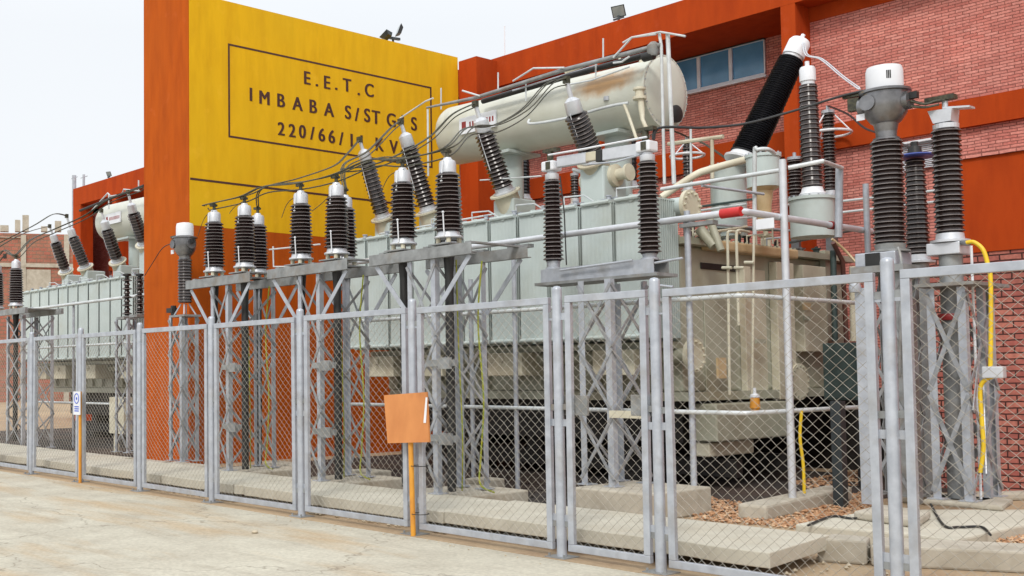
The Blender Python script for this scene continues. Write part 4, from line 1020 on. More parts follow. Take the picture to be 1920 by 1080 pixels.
# buchholz housing and pipework behind the disconnector
c_ = P(1140, 335, 13.6)
MB().lathe(c_-Vector((.45, 0, 0)), (1, 0, .05), [(.13, 0), (.13, .03), (.09, .04), (.09, .25), (.17, .27), (.17, .62), (.09, .64), (.09, .8), (.13, .81), (.13, .85)], 20).build('gas_relay', 'cream', T1, smooth=True)
MB().tube([P(1075, 318, 13.7), P(1115, 330, 13.6)], .03, 8).build('relay_pipe', 'whitepipe', T1, smooth=True)
MB().tube([P(1015, 330, 13.2), P(900, 338, 13.2)], .012, 6).build('relay_pipe', 'whitepipe', T1)
MB().cyl((c_[0]-.1, 13.6, 3.37), (c_[0]-.1, 13.6, c_[2]-.05), .16, 18).build('relay_stand', 'tpaint', T1, smooth=True)
MB().tube(smoothpath([P(1240, 370, 12.9), P(1300, 330, 13.2), P(1330, 318, 13.4), P(1395, 300, 13.9)]), .05, 10).build('oil_pipe', 'cream', T1, smooth=True)
# dark green control cabinet beyond the tank end
c0 = P(1545, 750, 14.8); c1 = P(1606, 642, 14.8)
t = thing('control_cabinet', (c0[0], 14.8, 0), 'dark green control cabinet beside the stained tank end, on dark legs', 'cabinet')
MB().box((c0[0], 14.8, c0[2]), (c1[0], 15.2, c1[2])).build('body', 'cabinet', t, bevel=.01)
MB().box((c0[0]+.03, 14.785, c0[2]+.03), (c1[0]-.03, 14.799, c1[2]-.03)).build('door', 'cabinet', t)
for xx in (c0[0]+.06, c1[0]-.06): MB().box((xx-.03, 14.9, 0), (xx+.03, 15.1, c0[2]-.001)).build('leg', 'darkpit', t)
a = P(1573, 905, 12.6)
o = MB().box((a[0]-.06, 12.57, 0), (a[0]+.06, 12.69, P(1573, 752, 12.6)[2])).build('steel_column', 'lampbody', None, origin=(a[0], 12.6, 0)); tag(o, 'short dark steel column below the green cabinet', 'column')

# ------------------------------------------------------------------ water spray pipes round the near transformer
t = thing('spray_pipe_frame', (-9, 11, 0), 'silver fire water spray pipes on posts around the near transformer', 'pipework')
XC = A(1390, 396, 11.0)[0]
def ringrun(zy, r, xl, ylen, mat='whitepipe'):
    z = A(zy[0], zy[1], 11.0)[2]
    pts = [(xl, 11.0, z), (XC-.12, 11.0, z), (XC-.03, 11.03, z), (XC, 11.12, z), (XC, 11.0+ylen, z)]
    return MB().tube(pts, r, 12).build('spray_pipe', mat, t, smooth=True)
ringrun((1390, 396), .040, A(500, 525, 11.0)[0], 4.0, 'alu')
ringrun((1400, 553), .026, -13.0, 2.6)
ringrun((1400, 775), .026, -13.2, 2.9)
z_ = A(1390, 396, 11.0)[2]
MB().cyl((XC-.24, 11.0, z_), (XC+.0, 11.0, z_), .056, 14).build('coupling', 'red', t, smooth=True)
MB().cyl((XC, 14.0, z_), (XC, 14.1, z_), .050, 14).build('coupling', 'darkred', t, smooth=True)
MB().cyl((XC, 12.95, z_), (XC, 13.05, z_), .050, 14).build('coupling', 'darkred', t, smooth=True)
for px, yb in ((885, 890), (967, 905)):
    p = A(px, 700, 11.05); MB().tube([(p[0], 11.05, 0), (p[0], 11.05, z_-.02 if px > 900 else 2.9)], .032, 10).build('post', 'galv', t, smooth=True)
    MB().box((p[0]-.05, 10.98, z_-.10), (p[0]+.32, 11.09, z_-.055)).build('bracket', 'galv_dirty', t)
p = A(1294, 700, 11.05); MB().tube([(p[0], 11.07, 0), (p[0], 11.07, A(1288, 395, 11.05)[2])], .036, 10).build('post', 'galv', t, smooth=True)
MB().box((p[0]-.05, 10.98, z_-.10), (p[0]+.38, 11.09, z_-.055)).build('bracket', 'galv_dirty', t)
p = AX(1479, 700, XC+.06); 
MB().tube([(p[0], p[1], .1), (p[0], p[1], AX(1470, 300, XC+.06)[2])], .042, 12).build('post', 'alu', t, smooth=True)
p3 = AX(1625, 400, XC+.06)
MB().tube([(p3[0], p3[1], .3), (p3[0], p3[1], AX(1624, 345, XC+.06)[2])], .036, 12).build('post', 'galv', t, smooth=True)
# top run
zt1 = A(1240, 356, 11.0)[2]
pts = [A(1240, 356, 11.2), A(1470, 316, 11.6)]
ptop = AX(1470, 316, XC+.0); 
MB().tube([A(1240, 355, 12.0), A(1300, 345, 12.0), A(1466, 319, 12.0)], .026, 10).build('spray_pipe', 'whitepipe', t, smooth=True)
MB().tube([A(1478, 315, 12.0), A(1542, 302, 12.2), A(1578, 315, 13.0)], .026, 10).build('spray_pipe', 'whitepipe', t, smooth=True)
MB().tube([A(1574, 312, 13.0), A(1572, 445, 13.0)], .045, 10).build('post', 'galv', t, smooth=True)
MB().tube([A(1316, 348, 12.0), A(1432, 364, 13.0)], .018, 8).build('spray_pipe', 'galv', t, smooth=True)
for y_ in (370, 391): MB().tube([A(1580, y_+7, 14.2), A(1765, y_-14, 14.2)], .016, 8).build('spray_pipe', 'whitepipe', t, smooth=True)
# white label plates on it
for a, b in (((1418, 412), (1452, 427)),):
    q = A(*a, 10.95); q2 = A(*b, 10.95); MB().box((q[0], 10.94, q2[2]), (q2[0], 10.95, q[2])).build('label_plate', 'white', t)
# overhead spray pipe above the oil drum
t = thing('overhead_pipe', (-11.5, 13.2, 0), 'long dark overhead pipe with bent nozzles running above the oil drum', 'pipework')
Yo = 13.2
MB().tube([P(800, 202, Yo), P(893, 183, Yo), P(1054, 132, Yo), P(1240, 84, Yo)], [.018, .03, .034, .034], 10).build('pipe', 'galv_dirty', t, smooth=True)
MB().tube([P(905, 190, Yo+.2), P(1054, 146, Yo+.2), P(1238, 96, Yo+.2)], .045, 10).build('pipe', 'cable', t, smooth=True)
MB().tube([P(961, 170, Yo), P(1120, 122, Yo+.3)], .014, 8).build('pipe', 'galv', t)
for pts in ([(1150, 108), (1185, 70), (1238, 60), (1285, 68)], [(962, 152), (1000, 128), (1058, 127)], [(750, 222), (798, 190), (812, 184)], [(867, 170), (893, 178), (900, 180)], [(1168, 80), (1185, 70), (1230, 64)], [(1060, 160), (1110, 150), (1180, 125)], [(1180, 106), (1166, 116), (1150, 118)]):
    MB().tube([P(x, y, Yo-.05) for x, y in pts], .015, 8).build('nozzle_arm', 'whitepipe', t, smooth=True)
for x, y0, y1 in ((934, 136, 172), (1131, 72, 110), (827, 165, 205), (946+40, 150, 190), (1117, 115, 145)):
    MB().tube([P(x, y0, Yo+.1), P(x, y1, Yo+.1)], .013, 6).build('nozzle', 'whitepipe', t)
MB().tube([P(1236, 62, Yo), P(1240, 86, Yo), P(1246, 345, Yo)], .022, 8).build('post', 'whitepipe', t, smooth=True)
MB().tube([P(1252, 64, Yo), P(1264, 345, Yo)], .03, 8).build('post', 'whitepipe', t, smooth=True)
MB().tube([P(802, 205, Yo), P(803, 330, Yo)], .018, 8).build('post', 'whitepipe', t, smooth=True)
MB().tube([P(1295, 240, 14), P(1296, 355, 14)], .018, 8).build('post', 'whitepipe', t)
MB().tube([P(1253, 270, 14), P(1356, 256, 14)], .03, 8).build('cross_pipe', 'cream', t, smooth=True)
MB().tube([P(1335, 262, 14), P(1336, 335, 14)], .026, 8).build('cross_pipe', 'cream', t, smooth=True)
MB().lathe(P(1205, 108, Yo), (1, 0, 0), [(.05, 0), (.07, .02), (.07, .18), (.04, .2)], 12).build('valve', 'cable', t, smooth=True)
MB().lathe(P(1225, 92, Yo), (0, 0, 1), [(.06, -.1), (.09, -.05), (.09, .05), (.04, .1)], 12).build('valve', 'galv_dirty', t, smooth=True)

# ------------------------------------------------------------------ pair of tall posts with switch arm
Yd_ = 10.6
def post_pair():
    t = thing('disconnector', (A(1130, 500, Yd_)[0], Yd_, 0), 'tall disconnector with two ribbed brown posts joined by a grey arm', 'disconnector')
    L0 = A(1038, 495, Yd_); L1 = A(1218, 487, Yd_)
    zb = A(1028, 540, Yd_)[2]; zh = A(1028, 505, Yd_)[2]
    x0 = A(1028, 520, Yd_)[0]; x1 = A(1240, 520, Yd_)[0]
    m = MB().box((x0, Yd_-.14, 2.70), (x1, Yd_-.13, 2.86)).box((x0, Yd_-.1295, 2.70), (x1, Yd_-.05, 2.71)).box((x0, Yd_-.1295, 2.85), (x1, Yd_-.05, 2.86)); m.build('channel_beam', 'galv', t)
    m = MB().box((x0, Yd_+.14, 2.70), (x1, Yd_+.15, 2.86)).box((x0, Yd_+.05, 2.70), (x1, Yd_+.1395, 2.71)).box((x0, Yd_+.05, 2.85), (x1, Yd_+.1395, 2.86)); m.build('channel_beam', 'galv_dirty', t)
    MB().box((x0-.05, Yd_-.2, 2.66), (x1+.08, Yd_+.2, 2.695)).build('top_plate', 'galv_dirty', t)
    MB().tube([A(1050, 507, Yd_-.2), A(1186, 488, Yd_-.2)], .014, 8).build('drive_rod', 'galv', t)
    MB().tube([A(1228, 493, Yd_-.25), A(1280, 484, Yd_-.25)], .014, 8).build('drive_rod', 'galv', t)
    MB().tube([A(1236, 535, Yd_-.25), A(1262, 538, Yd_-.25)], .014, 8).build('drive_rod', 'galv', t)
    for i, (px, pt, pb, r_) in enumerate(((1038, 337, 490, 18), (1218, 302, 476, 20))):
        p = A(px, pb, Yd_); q = A(px, pt, Yd_); r = r_*mpp(px, pb, Yd_); L = q[2]-p[2]; nn = 20
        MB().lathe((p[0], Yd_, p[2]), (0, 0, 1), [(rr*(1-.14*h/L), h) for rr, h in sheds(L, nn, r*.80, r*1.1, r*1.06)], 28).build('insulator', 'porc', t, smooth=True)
        MB().lathe((p[0], Yd_, 2.861), (0, 0, 1), [(.10, 0), (.10, .02), (.075, .03), (.085, p[2]-2.862)], 20).build('foot', 'galv', t, smooth=True)
        zq = q[2]
        MB().lathe((p[0], Yd_, zq+.001), (0, 0, 1), [(.08, 0), (.085, .015), (.085, .07), (.06, .08), (.06, .10)], 20).build('cap', 'alu', t, smooth=True)
        e = A(px, 312 if i == 0 else 285, Yd_)
        MB().box((p[0]-.10, Yd_-.09, zq+.105), (p[0]+.09, Yd_+.09, zq+.23)).build('contact_head', 'white', t, bevel=.02)
        MB().box((p[0]-.02, Yd_-.096, zq+.12), (p[0]+.05, Yd_-.0905, zq+.215)).build('contact_strip', 'bundle', t)
        MB().cyl((p[0]-.02, Yd_, zq+.231), (p[0]-.02, Yd_, zq+.36), .04, 10).cbox((p[0]+.0, Yd_, zq+.37), (.22, .08, .04)).build('terminal_clamp', 'bundle', t)
    a = A(1042, 303, Yd_); b = A(1205, 277, Yd_)
    f = lambda k: a.lerp(b, k)
    MB().beam(f(.03)+Vector((0, 0, -.015)), f(.38)+Vector((0, 0, -.015)), .07, .13).build('arm', 'alu', t, bevel=.01)
    MB().beam(f(.381)-Vector((0, 0, .01)), f(.50)-Vector((0, 0, .01)), .075, .11).build('arm_joint', 'cream', t, bevel=.01)
    MB().beam(f(.501)-Vector((0, 0, .02)), f(.57)-Vector((0, 0, .02)), .09, .14).build('arm_joint', 'cable', t, bevel=.01)
    MB().beam(f(.571)-Vector((0, 0, .015)), f(1.02)-Vector((0, 0, .015)), .07, .14).build('arm', 'alu', t, bevel=.01)
    MB().tube([f(.0)+Vector((-.05, -.08, .08)), f(.4)+Vector((0, -.06, .085)), f(.55)+Vector((0, -.06, .09)), f(1)+Vector((.1, -.06, .10))], .012, 6).build('arm_rod', 'white', t)
    MB().tube([f(.42)+Vector((0, -.06, -.11)), f(.75)+Vector((0, -.07, -.13)), f(1)+Vector((0, -.06, -.09))], .012, 6).build('arm_rod', 'galv', t)
    MB().tube([A(1050, 330, Yd_-.12), A(1058, 400, Yd_-.12), A(1062, 497, Yd_-.12)], .008, 6).build('drop_wire', 'cable', t)
    # lattice stand
    cx = (x0+x1)/2
    xa = A(1092, 700, Yd_-.3)[0]; xb = A(1150, 700, Yd_-.3)[0]
    lattice(t, xa, xb+.02, Yd_-.35, Yd_+.35, .30, 2.655, leg=.08, n_=3)
    a = A(1135, 773, Yd_-.42); MB().box((xb+.02, Yd_-.42, a[2]-.06), (xb+.52, Yd_-.36, a[2]+.02)).build('bracket', 'cream', t)
    return t
dis = post_pair()

# ------------------------------------------------------------------ instrument transformers with white domes
def instr(px, Y, ys, lab, stand):
    # ys: dome top, dome bottom, bowl bottom, insulator top, insulator bottom ; stand: (x pixel half widths)
    yd0, yd1, yb, yi0, yi1 = ys
    c = A(px, yi1, Y); k = mpp(px, yi0, Y)
    t = thing('current_transformer', (c[0], Y, 0), lab, 'current transformer', 'dome topped current transformers')
    Z = lambda y: A(px, y, Y)[2]
    rd = stand['dome']*k; rb = stand['bowl']*k; ri = stand['ins']*k
    x = c[0]
    MB().lathe((x, Y, Z(yd1)), (0, 0, 1), [(rd, 0), (rd*1.01, .02), (rd, Z(yd0)-Z(yd1)-.06), (rd*.93, Z(yd0)-Z(yd1)-.015), (rd*.6, Z(yd0)-Z(yd1)), (.01, Z(yd0)-Z(yd1)+.003)], 36).build('dome', 'white', t, smooth=True)
    H = Z(yd1)-Z(yb)
    bowl = MB().lathe((x, Y, Z(yb)), (0, 0, 1), [(rb*.42, -.12), (rb*.5, -.02), (rb*.62, 0), (rb*.86, H*.25), (rb*.93, H*.55), (rb*.92, H*.86), (rb*1.04, H*.88), (rb*1.04, H*.95), (rd*1.0, H*.96), (rd*1.0, H-.002)], 32).build('housing', 'head', t, smooth=True)
    # side flanges with terminals
    zc = Z(yb)+H*.55
    MB().cyl((x-rb*1.02, Y-.03, zc), (x-rb*.75, Y-.03, zc), rb*.42, 20).build('side_flange', 'head', bowl, smooth=True)
    MB().cyl((x+rb*.75, Y, zc), (x+rb*1.05, Y, zc), rb*.40, 20).build('side_flange', 'head', bowl, smooth=True)
    f_ = MB().cyl((x-rb*.35, Y-rb*1.0, zc), (x-rb*.35, Y-rb*.6, zc), rb*.34, 20); f_.build('side_flange', 'head', bowl, smooth=True)
    MB().cbox((x-rb*1.25, Y-.04, zc+.05), (rb*.5, .09, .14)).cbox((x-rb*1.3, Y-.04, zc+.16), (rb*.9, .06, .04)).build('terminal_clamp', 'bundle', bowl)
    MB().cbox((x+rb*1.2, Y, zc+.04), (rb*.35, .06, .07)).build('terminal_clamp', 'cable', bowl)
    MB().cbox((x-rb*.75, Y-rb*.72, Z(yb)+H*.18), (.09, .012, .07)).build('plate', 'white', bowl)
    L = Z(yi0)-Z(yi1)
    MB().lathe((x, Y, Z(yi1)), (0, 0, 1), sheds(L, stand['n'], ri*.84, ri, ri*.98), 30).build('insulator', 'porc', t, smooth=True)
    MB().lathe((x, Y, Z(yi0)), (0, 0, 1), [(ri*.8, 0), (ri*.8, .02), (ri*.62, .03), (rb*.45, Z(yb)-Z(yi0)-.0)], 24).build('neck', 'head', t, smooth=True)
    return t, x, Z, k, zc, rb
t, x, Z, k, zc, rb = instr(1669, 12.3, (122, 166, 228, 262, 458), 'large current transformer with white dome head on a tall stand at the right', dict(dome=32, bowl=43, ins=29, n=22))
IT1 = (x, zc, rb)
MB().lathe((x, 12.3, Z(458)-.09), (0, 0, 1), [(.2, 0), (.2, .02), (.15, .03), (.16, .089)], 24).build('base_flange', 'galv_dirty', t, smooth=True)
zbx = Z(500)
bx = MB().box((x-.30, 12.1, zbx), (x+.14, 12.5, Z(458)-.092)).build('terminal_box', 'galv', t, bevel=.015)
a = A(1622, 476, 12.09); b = A(1650, 499, 12.09)
MB().box((a[0], 12.085, b[2]), (b[0], 12.099, a[2])).build('box_window', 'cable', bx)
MB().tube(smoothpath([(x+.17, 12.1, zbx+.18), (x+.22, 12.05, zbx+.02), (x+.20, 12.05, zbx-.4), (x+.14, 12.1, zbx-1.2)]), .016, 8).build('conduit', 'galv_dirty', t, smooth=True)
MB().box((x-.30, 12.0, zbx-.075), (x+.26, 12.6, zbx-.002)).build('top_plate', 'galv_dirty', t)
lattice(t, x-.20, x+.20, 12.1, 12.5, .24, zbx-.077, leg=.075, n_=3, mat='galv_dirty')
m = MB(); cxp = A(1687, 104, 12.3)
# dark mark on the dome
a0 = math.radians(-58)
mk = MB()
for i in range(3): 
    ang = a0+i*.09; r_ = 32*k+.002
    mk.beam((x+r_*math.cos(ang), 12.3+r_*math.sin(ang), Z(137)), (x+r_*math.cos(ang), 12.3+r_*math.sin(ang), Z(152)-.0), .012, .004, up=(math.cos(ang), math.sin(ang), 0))
mk.build('dome_mark', 'cable', t)
YL = 9.9
t, x, Z, k, zc, rb = instr(347, YL, (418, 443, 478, 486, 568), 'small current transformer with white dome head in front of the orange pillar', dict(dome=16.5, bowl=23, ins=14, n=15))
IT2 = (x, zc, rb)
zt_ = Z(570)
for s_ in (-1, 1):
    for s2 in (-1, 1): MB().beam((x+s_*.05, YL+s2*.05, zt_), (x+s_*.16, YL+s2*.12, zt_-.19), .02, .02).build('stay', 'galv', t)
MB().cbox((x, YL, zt_-.21), (.5, .34, .035)).build('top_plate', 'galv_dirty', t)
MB().cyl((x-.22, YL-.1, zt_-.19), (x-.22, YL-.1, zt_-.02), .05, 10).cbox((x-.28, YL-.1, zt_-.1), (.2, .1, .08)).build('gland', 'cable', t)
lattice(t, x-.26, x+.16, YL-.17, YL+.17, .14, zt_-.23, leg=.07, n_=4)

# arrester pair at the right with steel column
Ya = 12.6
def arr(px, Y, ys, rpx, n_, lab, colw, taper=0):
    yt, yb = ys; c = A(px, yb, Y); q = A(px, yt, Y); k = mpp(px, yt, Y); L = q[2]-c[2]; r = rpx*k
    t = thing('surge_arrester', (c[0], Y, 0), lab, 'arrester', 'surge arresters on columns at the right')
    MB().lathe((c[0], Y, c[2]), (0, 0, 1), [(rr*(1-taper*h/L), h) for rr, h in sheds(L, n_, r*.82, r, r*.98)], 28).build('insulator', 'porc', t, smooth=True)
    MB().lathe((c[0], Y, c[2]-.10), (0, 0, 1), [(r*1.3, 0), (r*1.3, .025), (r*.95, .035), (r*.9, .099)], 22).build('base_flange', 'alu', t, smooth=True)
    return t, c, q, k, r
t, c, q, k, r = arr(1781, Ya, (241, 438), 26, 21, 'brown surge arrester on a grey steel column beside the white domed transformer', .2)
MB().lathe((c[0], Ya, q[2]), (0, 0, 1), [(r*.85, 0), (r*.85, .05), (r*.6, .06)], 22).add([(c[0]-r*.95, Ya-.1, q[2]+.21), (c[0]-r*.6, Ya-.1, q[2]+.065), (c[0]+r*.6, Ya-.1, q[2]+.065), (c[0]+r*.7, Ya-.1, q[2]+.20), (c[0]-r*.95, Ya+.1, q[2]+.21), (c[0]-r*.6, Ya+.1, q[2]+.065), (c[0]+r*.6, Ya+.1, q[2]+.065), (c[0]+r*.7, Ya+.1, q[2]+.20)], [(0,1,2,3),(7,6,5,4),(0,4,5,1),(1,5,6,2),(2,6,7,3),(3,7,4,0)]).build('cap_bracket', 'alu', t)
MB().beam((c[0]+.0, Ya, q[2]+.225), (c[0]+.27, Ya, q[2]+.19), .14, .02).build('fin', 'alu', t)
MB().cyl((c[0], Ya, q[2]+.21), (c[0], Ya, q[2]+.32), .03, 10).build('stud', 'alu', t)
MB().cbox((c[0]-.04, Ya, q[2]+.34), (.30, .11, .05)).build('terminal_clamp', 'bundle', t)
AR = Vector((c[0]-.1, Ya, q[2]+.35))
zc_ = c[2]-.10
MB().cbox((c[0]-.02, Ya, zc_-.07), (.34, .3, .13)).build('base_box', 'alu', t, bevel=.01)
MB().cyl((c[0], Ya, .2), (c[0], Ya, zc_-.14), .115, 24).build('column', 'galv_dirty', t, smooth=True)
MB().cbox((c[0], Ya, .205), (.5, .45, .03)).build('foot_plate', 'galv_dirty', t)
MB().cyl((c[0]+.2, Ya+.02, .2), (c[0]+.2, Ya+.02, zc_-.05), .014, 8).build('conduit', 'white', t)
zz = A(1790, 590, Ya)[2]
MB().lathe((c[0], Ya, zz-.06), (0, 0, 1), [(.14, 0), (.15, .02), (.15, .05), (.14, .07)], 22).build('clamp_band', 'darkred', t, smooth=True)
t, c2, q2, k, r2 = arr(1722, 13.6, (298, 478), 22, 20, 'brown surge arrester with flat blue ring, standing behind the white domed transformer', .2, .2)
MB().lathe((c2[0], 13.6, q2[2]+.02), (0, 0, 1), [(r2*1.5, 0), (r2*1.6, .015), (r2*1.5, .03)], 24).build('ring', 'blue', t, smooth=True)
MB().lathe((c2[0], 13.6, q2[2]+.051), (0, 0, 1), [(r2*.6, 0), (r2*.5, .10), (r2*.3, .11), (r2*.3, .16)], 20).build('cap', 'cable', t, smooth=True)
MB().cyl((c2[0], 13.6, .1), (c2[0], 13.6, c2[2]-.11), .11, 20).build('column', 'galv_dirty', t, smooth=True)

# lattice stand right of the last post
Ys = 12.9
t = thing('steel_stand', (A(1790, 800, Ys)[0], Ys, 0), 'open grey lattice stand under the right arrester, beside the yellow hose', 'steel stand')
xa = A(1742, 600, Ys-.55)[0]; xb = A(1815, 600, Ys-.55)[0]; zt_ = A(1790, 540, Ys)[2]
lattice(t, xa, xb, Ys-.6, Ys+.15, .22, zt_-.03, leg=.08, n_=2, brw=.045)
MB().cbox(((xa+xb)/2+.02, Ys-.22, zt_), (xb-xa+.2, .95, .035)).build('top_plate', 'galv_dirty', t)
xc = A(1856, 700, Ys)[0]
MB().angle((xc, Ys-.1, .22), (xc, Ys-.1, zt_-.02), .07, .008, (-1, 0, 0), (0, 1, 0)).build('leg', 'galv', t)
MB().beam((xc-.03, Ys-.12, 1.9), (xb+.02, Ys-.55, 1.15), .01, .07).build('brace', 'galv', t)
MB().beam((xc-.02, Ys-.12, 1.4), (xb+.10, Ys-.5, .5), .01, .07).build('brace', 'galv', t)
# narrow lattice column right behind the last but one post
Yc = 11.2
t = thing('steel_stand', (A(1620, 800, Yc)[0], Yc, 0), 'narrow perforated angle post behind the fence, left of the tall grey column', 'steel stand')
x = A(1620, 800, Yc)[0]; z0_ = A(1617, 540, Yc)[2]
MB().angle((x-.05, Yc, .24), (x-.05, Yc, z0_), .12, .01, (1, 0, 0), (0, 1, 0)).build('post', 'galv', t)
MB().lathe((x-.03, Yc-.03, z0_), (0, 0, 1), [(.05, -.04), (.06, 0), (.05, .05), (.02, .07)], 12).build('knob', 'galv', t, smooth=True)
x2 = A(1668, 800, Yc+.3)[0]
m = MB()
MB().beam((x+.05, Yc+.1, 1.95), (x2-.05, Yc+.25, 1.75), .01, .05).build('brace', 'galv_dirty', t)
# wide grey flat cover column between the posts
x3 = A(1712, 800, 11.6)[0]
o = MB().box((x3-.04, 11.6, .24), (x3+.04, 11.68, A(1700, 560, 11.6)[2])).build('cable_duct', 'head', None, origin=(x3, 11.6, .24)); tag(o, 'dark flat cable duct standing right of the last fence post', 'duct')

# yellow hose on the right
t = thing('yellow_hose', (A(1850, 600, 12.4)[0], 12.4, 1), 'bright yellow hose arching from the arrester column down the coarse brick wall', 'hose')
H_ = lambda L_: [A(x, y, 12.4) for x, y in L_]
MB().tube(smoothpath(H_([(1812, 455), (1826, 454), (1843, 468), (1852, 495), (1857, 520), (1858, 600), (1857, 690)])), .022, 10).build('hose', 'yellow', t, smooth=True)
MB().tube(smoothpath(H_([(1862, 706), (1848, 712), (1838, 730), (1841, 790), (1844, 840), (1838, 886)])), .022, 10).build('hose', 'yellow', t, smooth=True)
q = A(1864, 698, 12.4); MB().cbox(q, (.20, .1, .12)).build('junction_box', 'alu', t, bevel=.01)
MB().tube([A(1804, 455, 12.5), A(1816, 456, 12.4)], .03, 10).build('gland', 'head', t)
# black cables lying on the plinth
for pts, lab in ((((1515, 985), (1560, 968), (1600, 972), (1640, 966)), 'thin black cable lying on the pale plinth left of the narrow column'), (((1745, 945), (1770, 985), (1800, 988), (1840, 988), (1857, 1003)), 'thin black cable curling over the plinth toward the corner pebbles')):
    o = MB().tube(smoothpath([AZ(x, y, .175) for x, y in pts]), .012, 6).build('loose_cable', 'cable', None, True); tag(o, lab, 'cable')
a = A(1506, 900, 12.0)
o = MB().tube(smoothpath([A(1503, 770, 12.0), A(1500, 820, 12.0), A(1506, 870, 12.0), A(1508, 925, 12.0)]), .018, 8).build('loose_cable', 'yellow', None, True); tag(o, 'upright yellow cable end between the spray pipe post and the green cabinet', 'cable')

# ------------------------------------------------------------------ equipment of the far transformer at the left
t = thing('cable_tower', (-24, 9.5, 0), 'partly seen lattice tower at the left edge of the photo', 'steel tower', 'lattice towers carrying the cable ends')
xa = A(12, 700, 9.4)[0]; xb = A(42, 700, 9.4)[0]
lattice(t, xa, xb, 9.4, 10.1, .1, ZB-.01, n_=4)
zt_ = A(30, 582, 9.6)[2]
MB().box((xa-1.4, 9.3, zt_-.12), (xb+.35, 9.36, zt_)).build('channel_beam', 'galv_dirty', t)
MB().box((xa-1.4, 10.1, zt_-.12), (xb+.35, 10.16, zt_)).build('channel_beam', 'galv_dirty', t)
MB().box((xa-.4, 9.365, zt_-.02), (xb+.1, 10.09, zt_)).build('cross_bar', 'galv_dirty', t)
p = A(30, 580, 9.55); tl, farTop = termination(p[0], 9.55, zt_, 'brown cable termination near the left edge, above the far lattice tower', 1.18, rods=False)
p = A(-6, 580, 9.55); tl, farTop0 = termination(p[0], 9.55, zt_, 'brown cable termination cut by the left edge of the photo', 1.18, rods=False)
ztap = A(30, 573, 9.4)[2]
# small double insulators on a bracket left of the pillar
for i, px in enumerate((238, 262)):
    t = thing('post_insulator', (A(px, 600, 10.6)[0], 10.6, 0), ['slim dark post insulator in front of the far radiators', 'slim dark post insulator touching the orange pillar edge'][i], 'insulator', 'slim post insulators left of the pillar')
    p = A(px, 592 if i == 0 else 588, 10.6); q = A(px, 522, 10.6); L = q[2]-p[2]
    MB().lathe(p, (0, 0, 1), sheds(L, 9, .045, .105, .07), 20).build('insulator', 'porc', t, smooth=True)
    MB().lathe(q, (0, 0, 1), [(.04, 0), (.04, .04), (.08, .05), (.08, .09), (.02, .1)], 14).build('cap', 'cable', t, smooth=True)
    MB().cbox((p[0], 10.6, p[2]-.05), (.32, .3, .05)).cyl((p[0], 10.6, p[2]-.025), (p[0], 10.6, p[2]), .08, 12).build('base_plate', 'galv_dirty', t)
    if i == 0: lattice(t, p[0]-.12, p[0]+.40, 10.4, 10.85, .1, p[2]-.076, leg=.06, n_=4)
    else: MB().box((p[0]-.05, 10.7, 0), (p[0]+.05, 10.8, p[2]-.076)).build('leg', 'galv', t)
t = thing('spray_pipe_frame', (-24, 11, 0), 'silver fire water spray pipes in front of the far transformer', 'pipework')
for zy, r in (((200, 562), .034), ((100, 651), .026), ((160, 756), .026)):
    z = A(*zy, 11.0)[2]; MB().tube([(A(46, 600, 11)[0], 11, z), (-19.3, 11, z)], r, 10).build('spray_pipe', 'whitepipe', t, smooth=True)
for px in (60, 138, 98, 285):
    p = A(px, 600, 11.06); MB().tube([(p[0], 11.06, 0), (p[0], 11.06, z_-.03 if px != 98 else 1.3)], .03, 8).build('post', 'galv', t, smooth=True)
    MB().box((p[0]-.05, 11.0, z_-.10), (p[0]+.5, 11.09, z_-.055)).build('bracket', 'galv_dirty', t)
# small grey service box
p = A(205, 812, 10.9); q = A(232, 745, 10.9)
o = MB().box((p[0], 10.9, p[2]), (q[0], 11.1, q[2])).box((p[0]+.1, 10.95, 0), (p[0]+.16, 11.05, p[2]-.001)).build('service_box', 'cream', None, origin=(p[0], 10.9, 0)); tag(o, 'pale service box on a leg left of the slim insulators', 'box')
# timber beam and brown bar lying on the slab at left
o = MB().beam(AZ(190, 858, .13), AZ(285, 873, .13), .05, .05).build('timber', 'rust', None, origin=AZ(190, 858, .13)); tag(o, 'rusty bar lying on the kerb left of the orange pillar', 'bar')

# ------------------------------------------------------------------ conductors
def wires(pts_list, label, r=.011, mat='bundle', name='overhead_conductor', grp='overhead conductors', cat='conductor', spread=.035, n_=2):
    m = MB()
    for k in range(n_):
        off = Vector((0, (k-(n_-1)/2)*spread, (k % 2)*spread*.8-(k % 3)*spread*.5))
        for seg in pts_list: m.tube([p_+off*(1 if 0 < i < len(seg)-1 else .4) for i, p_ in enumerate(seg)], r, 6)
    o = m.build(name, mat, None, True, origin=pts_list[0][0]); tag(o, label, cat, grp); return o
Wp = lambda L_: [A(x, y, Y) for x, y, Y in L_]
wires([smoothpath([tops[0]+Vector((-.2, 0, 0)), tops[0], tops[1], A(500, 352, 9.1), tops[2], tops[3], A(700, 302, 9.2), tops[4], tops[5], A(880, 243, 10.0), A(930, 238, 10.8), A(985, 208, 11.6), A(1030, 160, 12.3), tips1[3]])], 'dark twin conductor strung along the tops of the front row of cable terminations', .009, n_=4, spread=.065)
wires([smoothpath([backs[0], A(490, 355, 9.5), A(560, 335, 10.2), A(625, 312, 11.4), A(650, 290, 12), tips1[0]])], 'dark twin conductor from the leftmost back termination up to the first tilted bushing', .010)
wires([smoothpath([backs[1], A(646, 310, 10.0), A(690, 285, 11.2), A(735, 240, 12.3), tips1[1]])], 'dark twin conductor from the middle back termination up to the second tilted bushing', .010, n_=3)
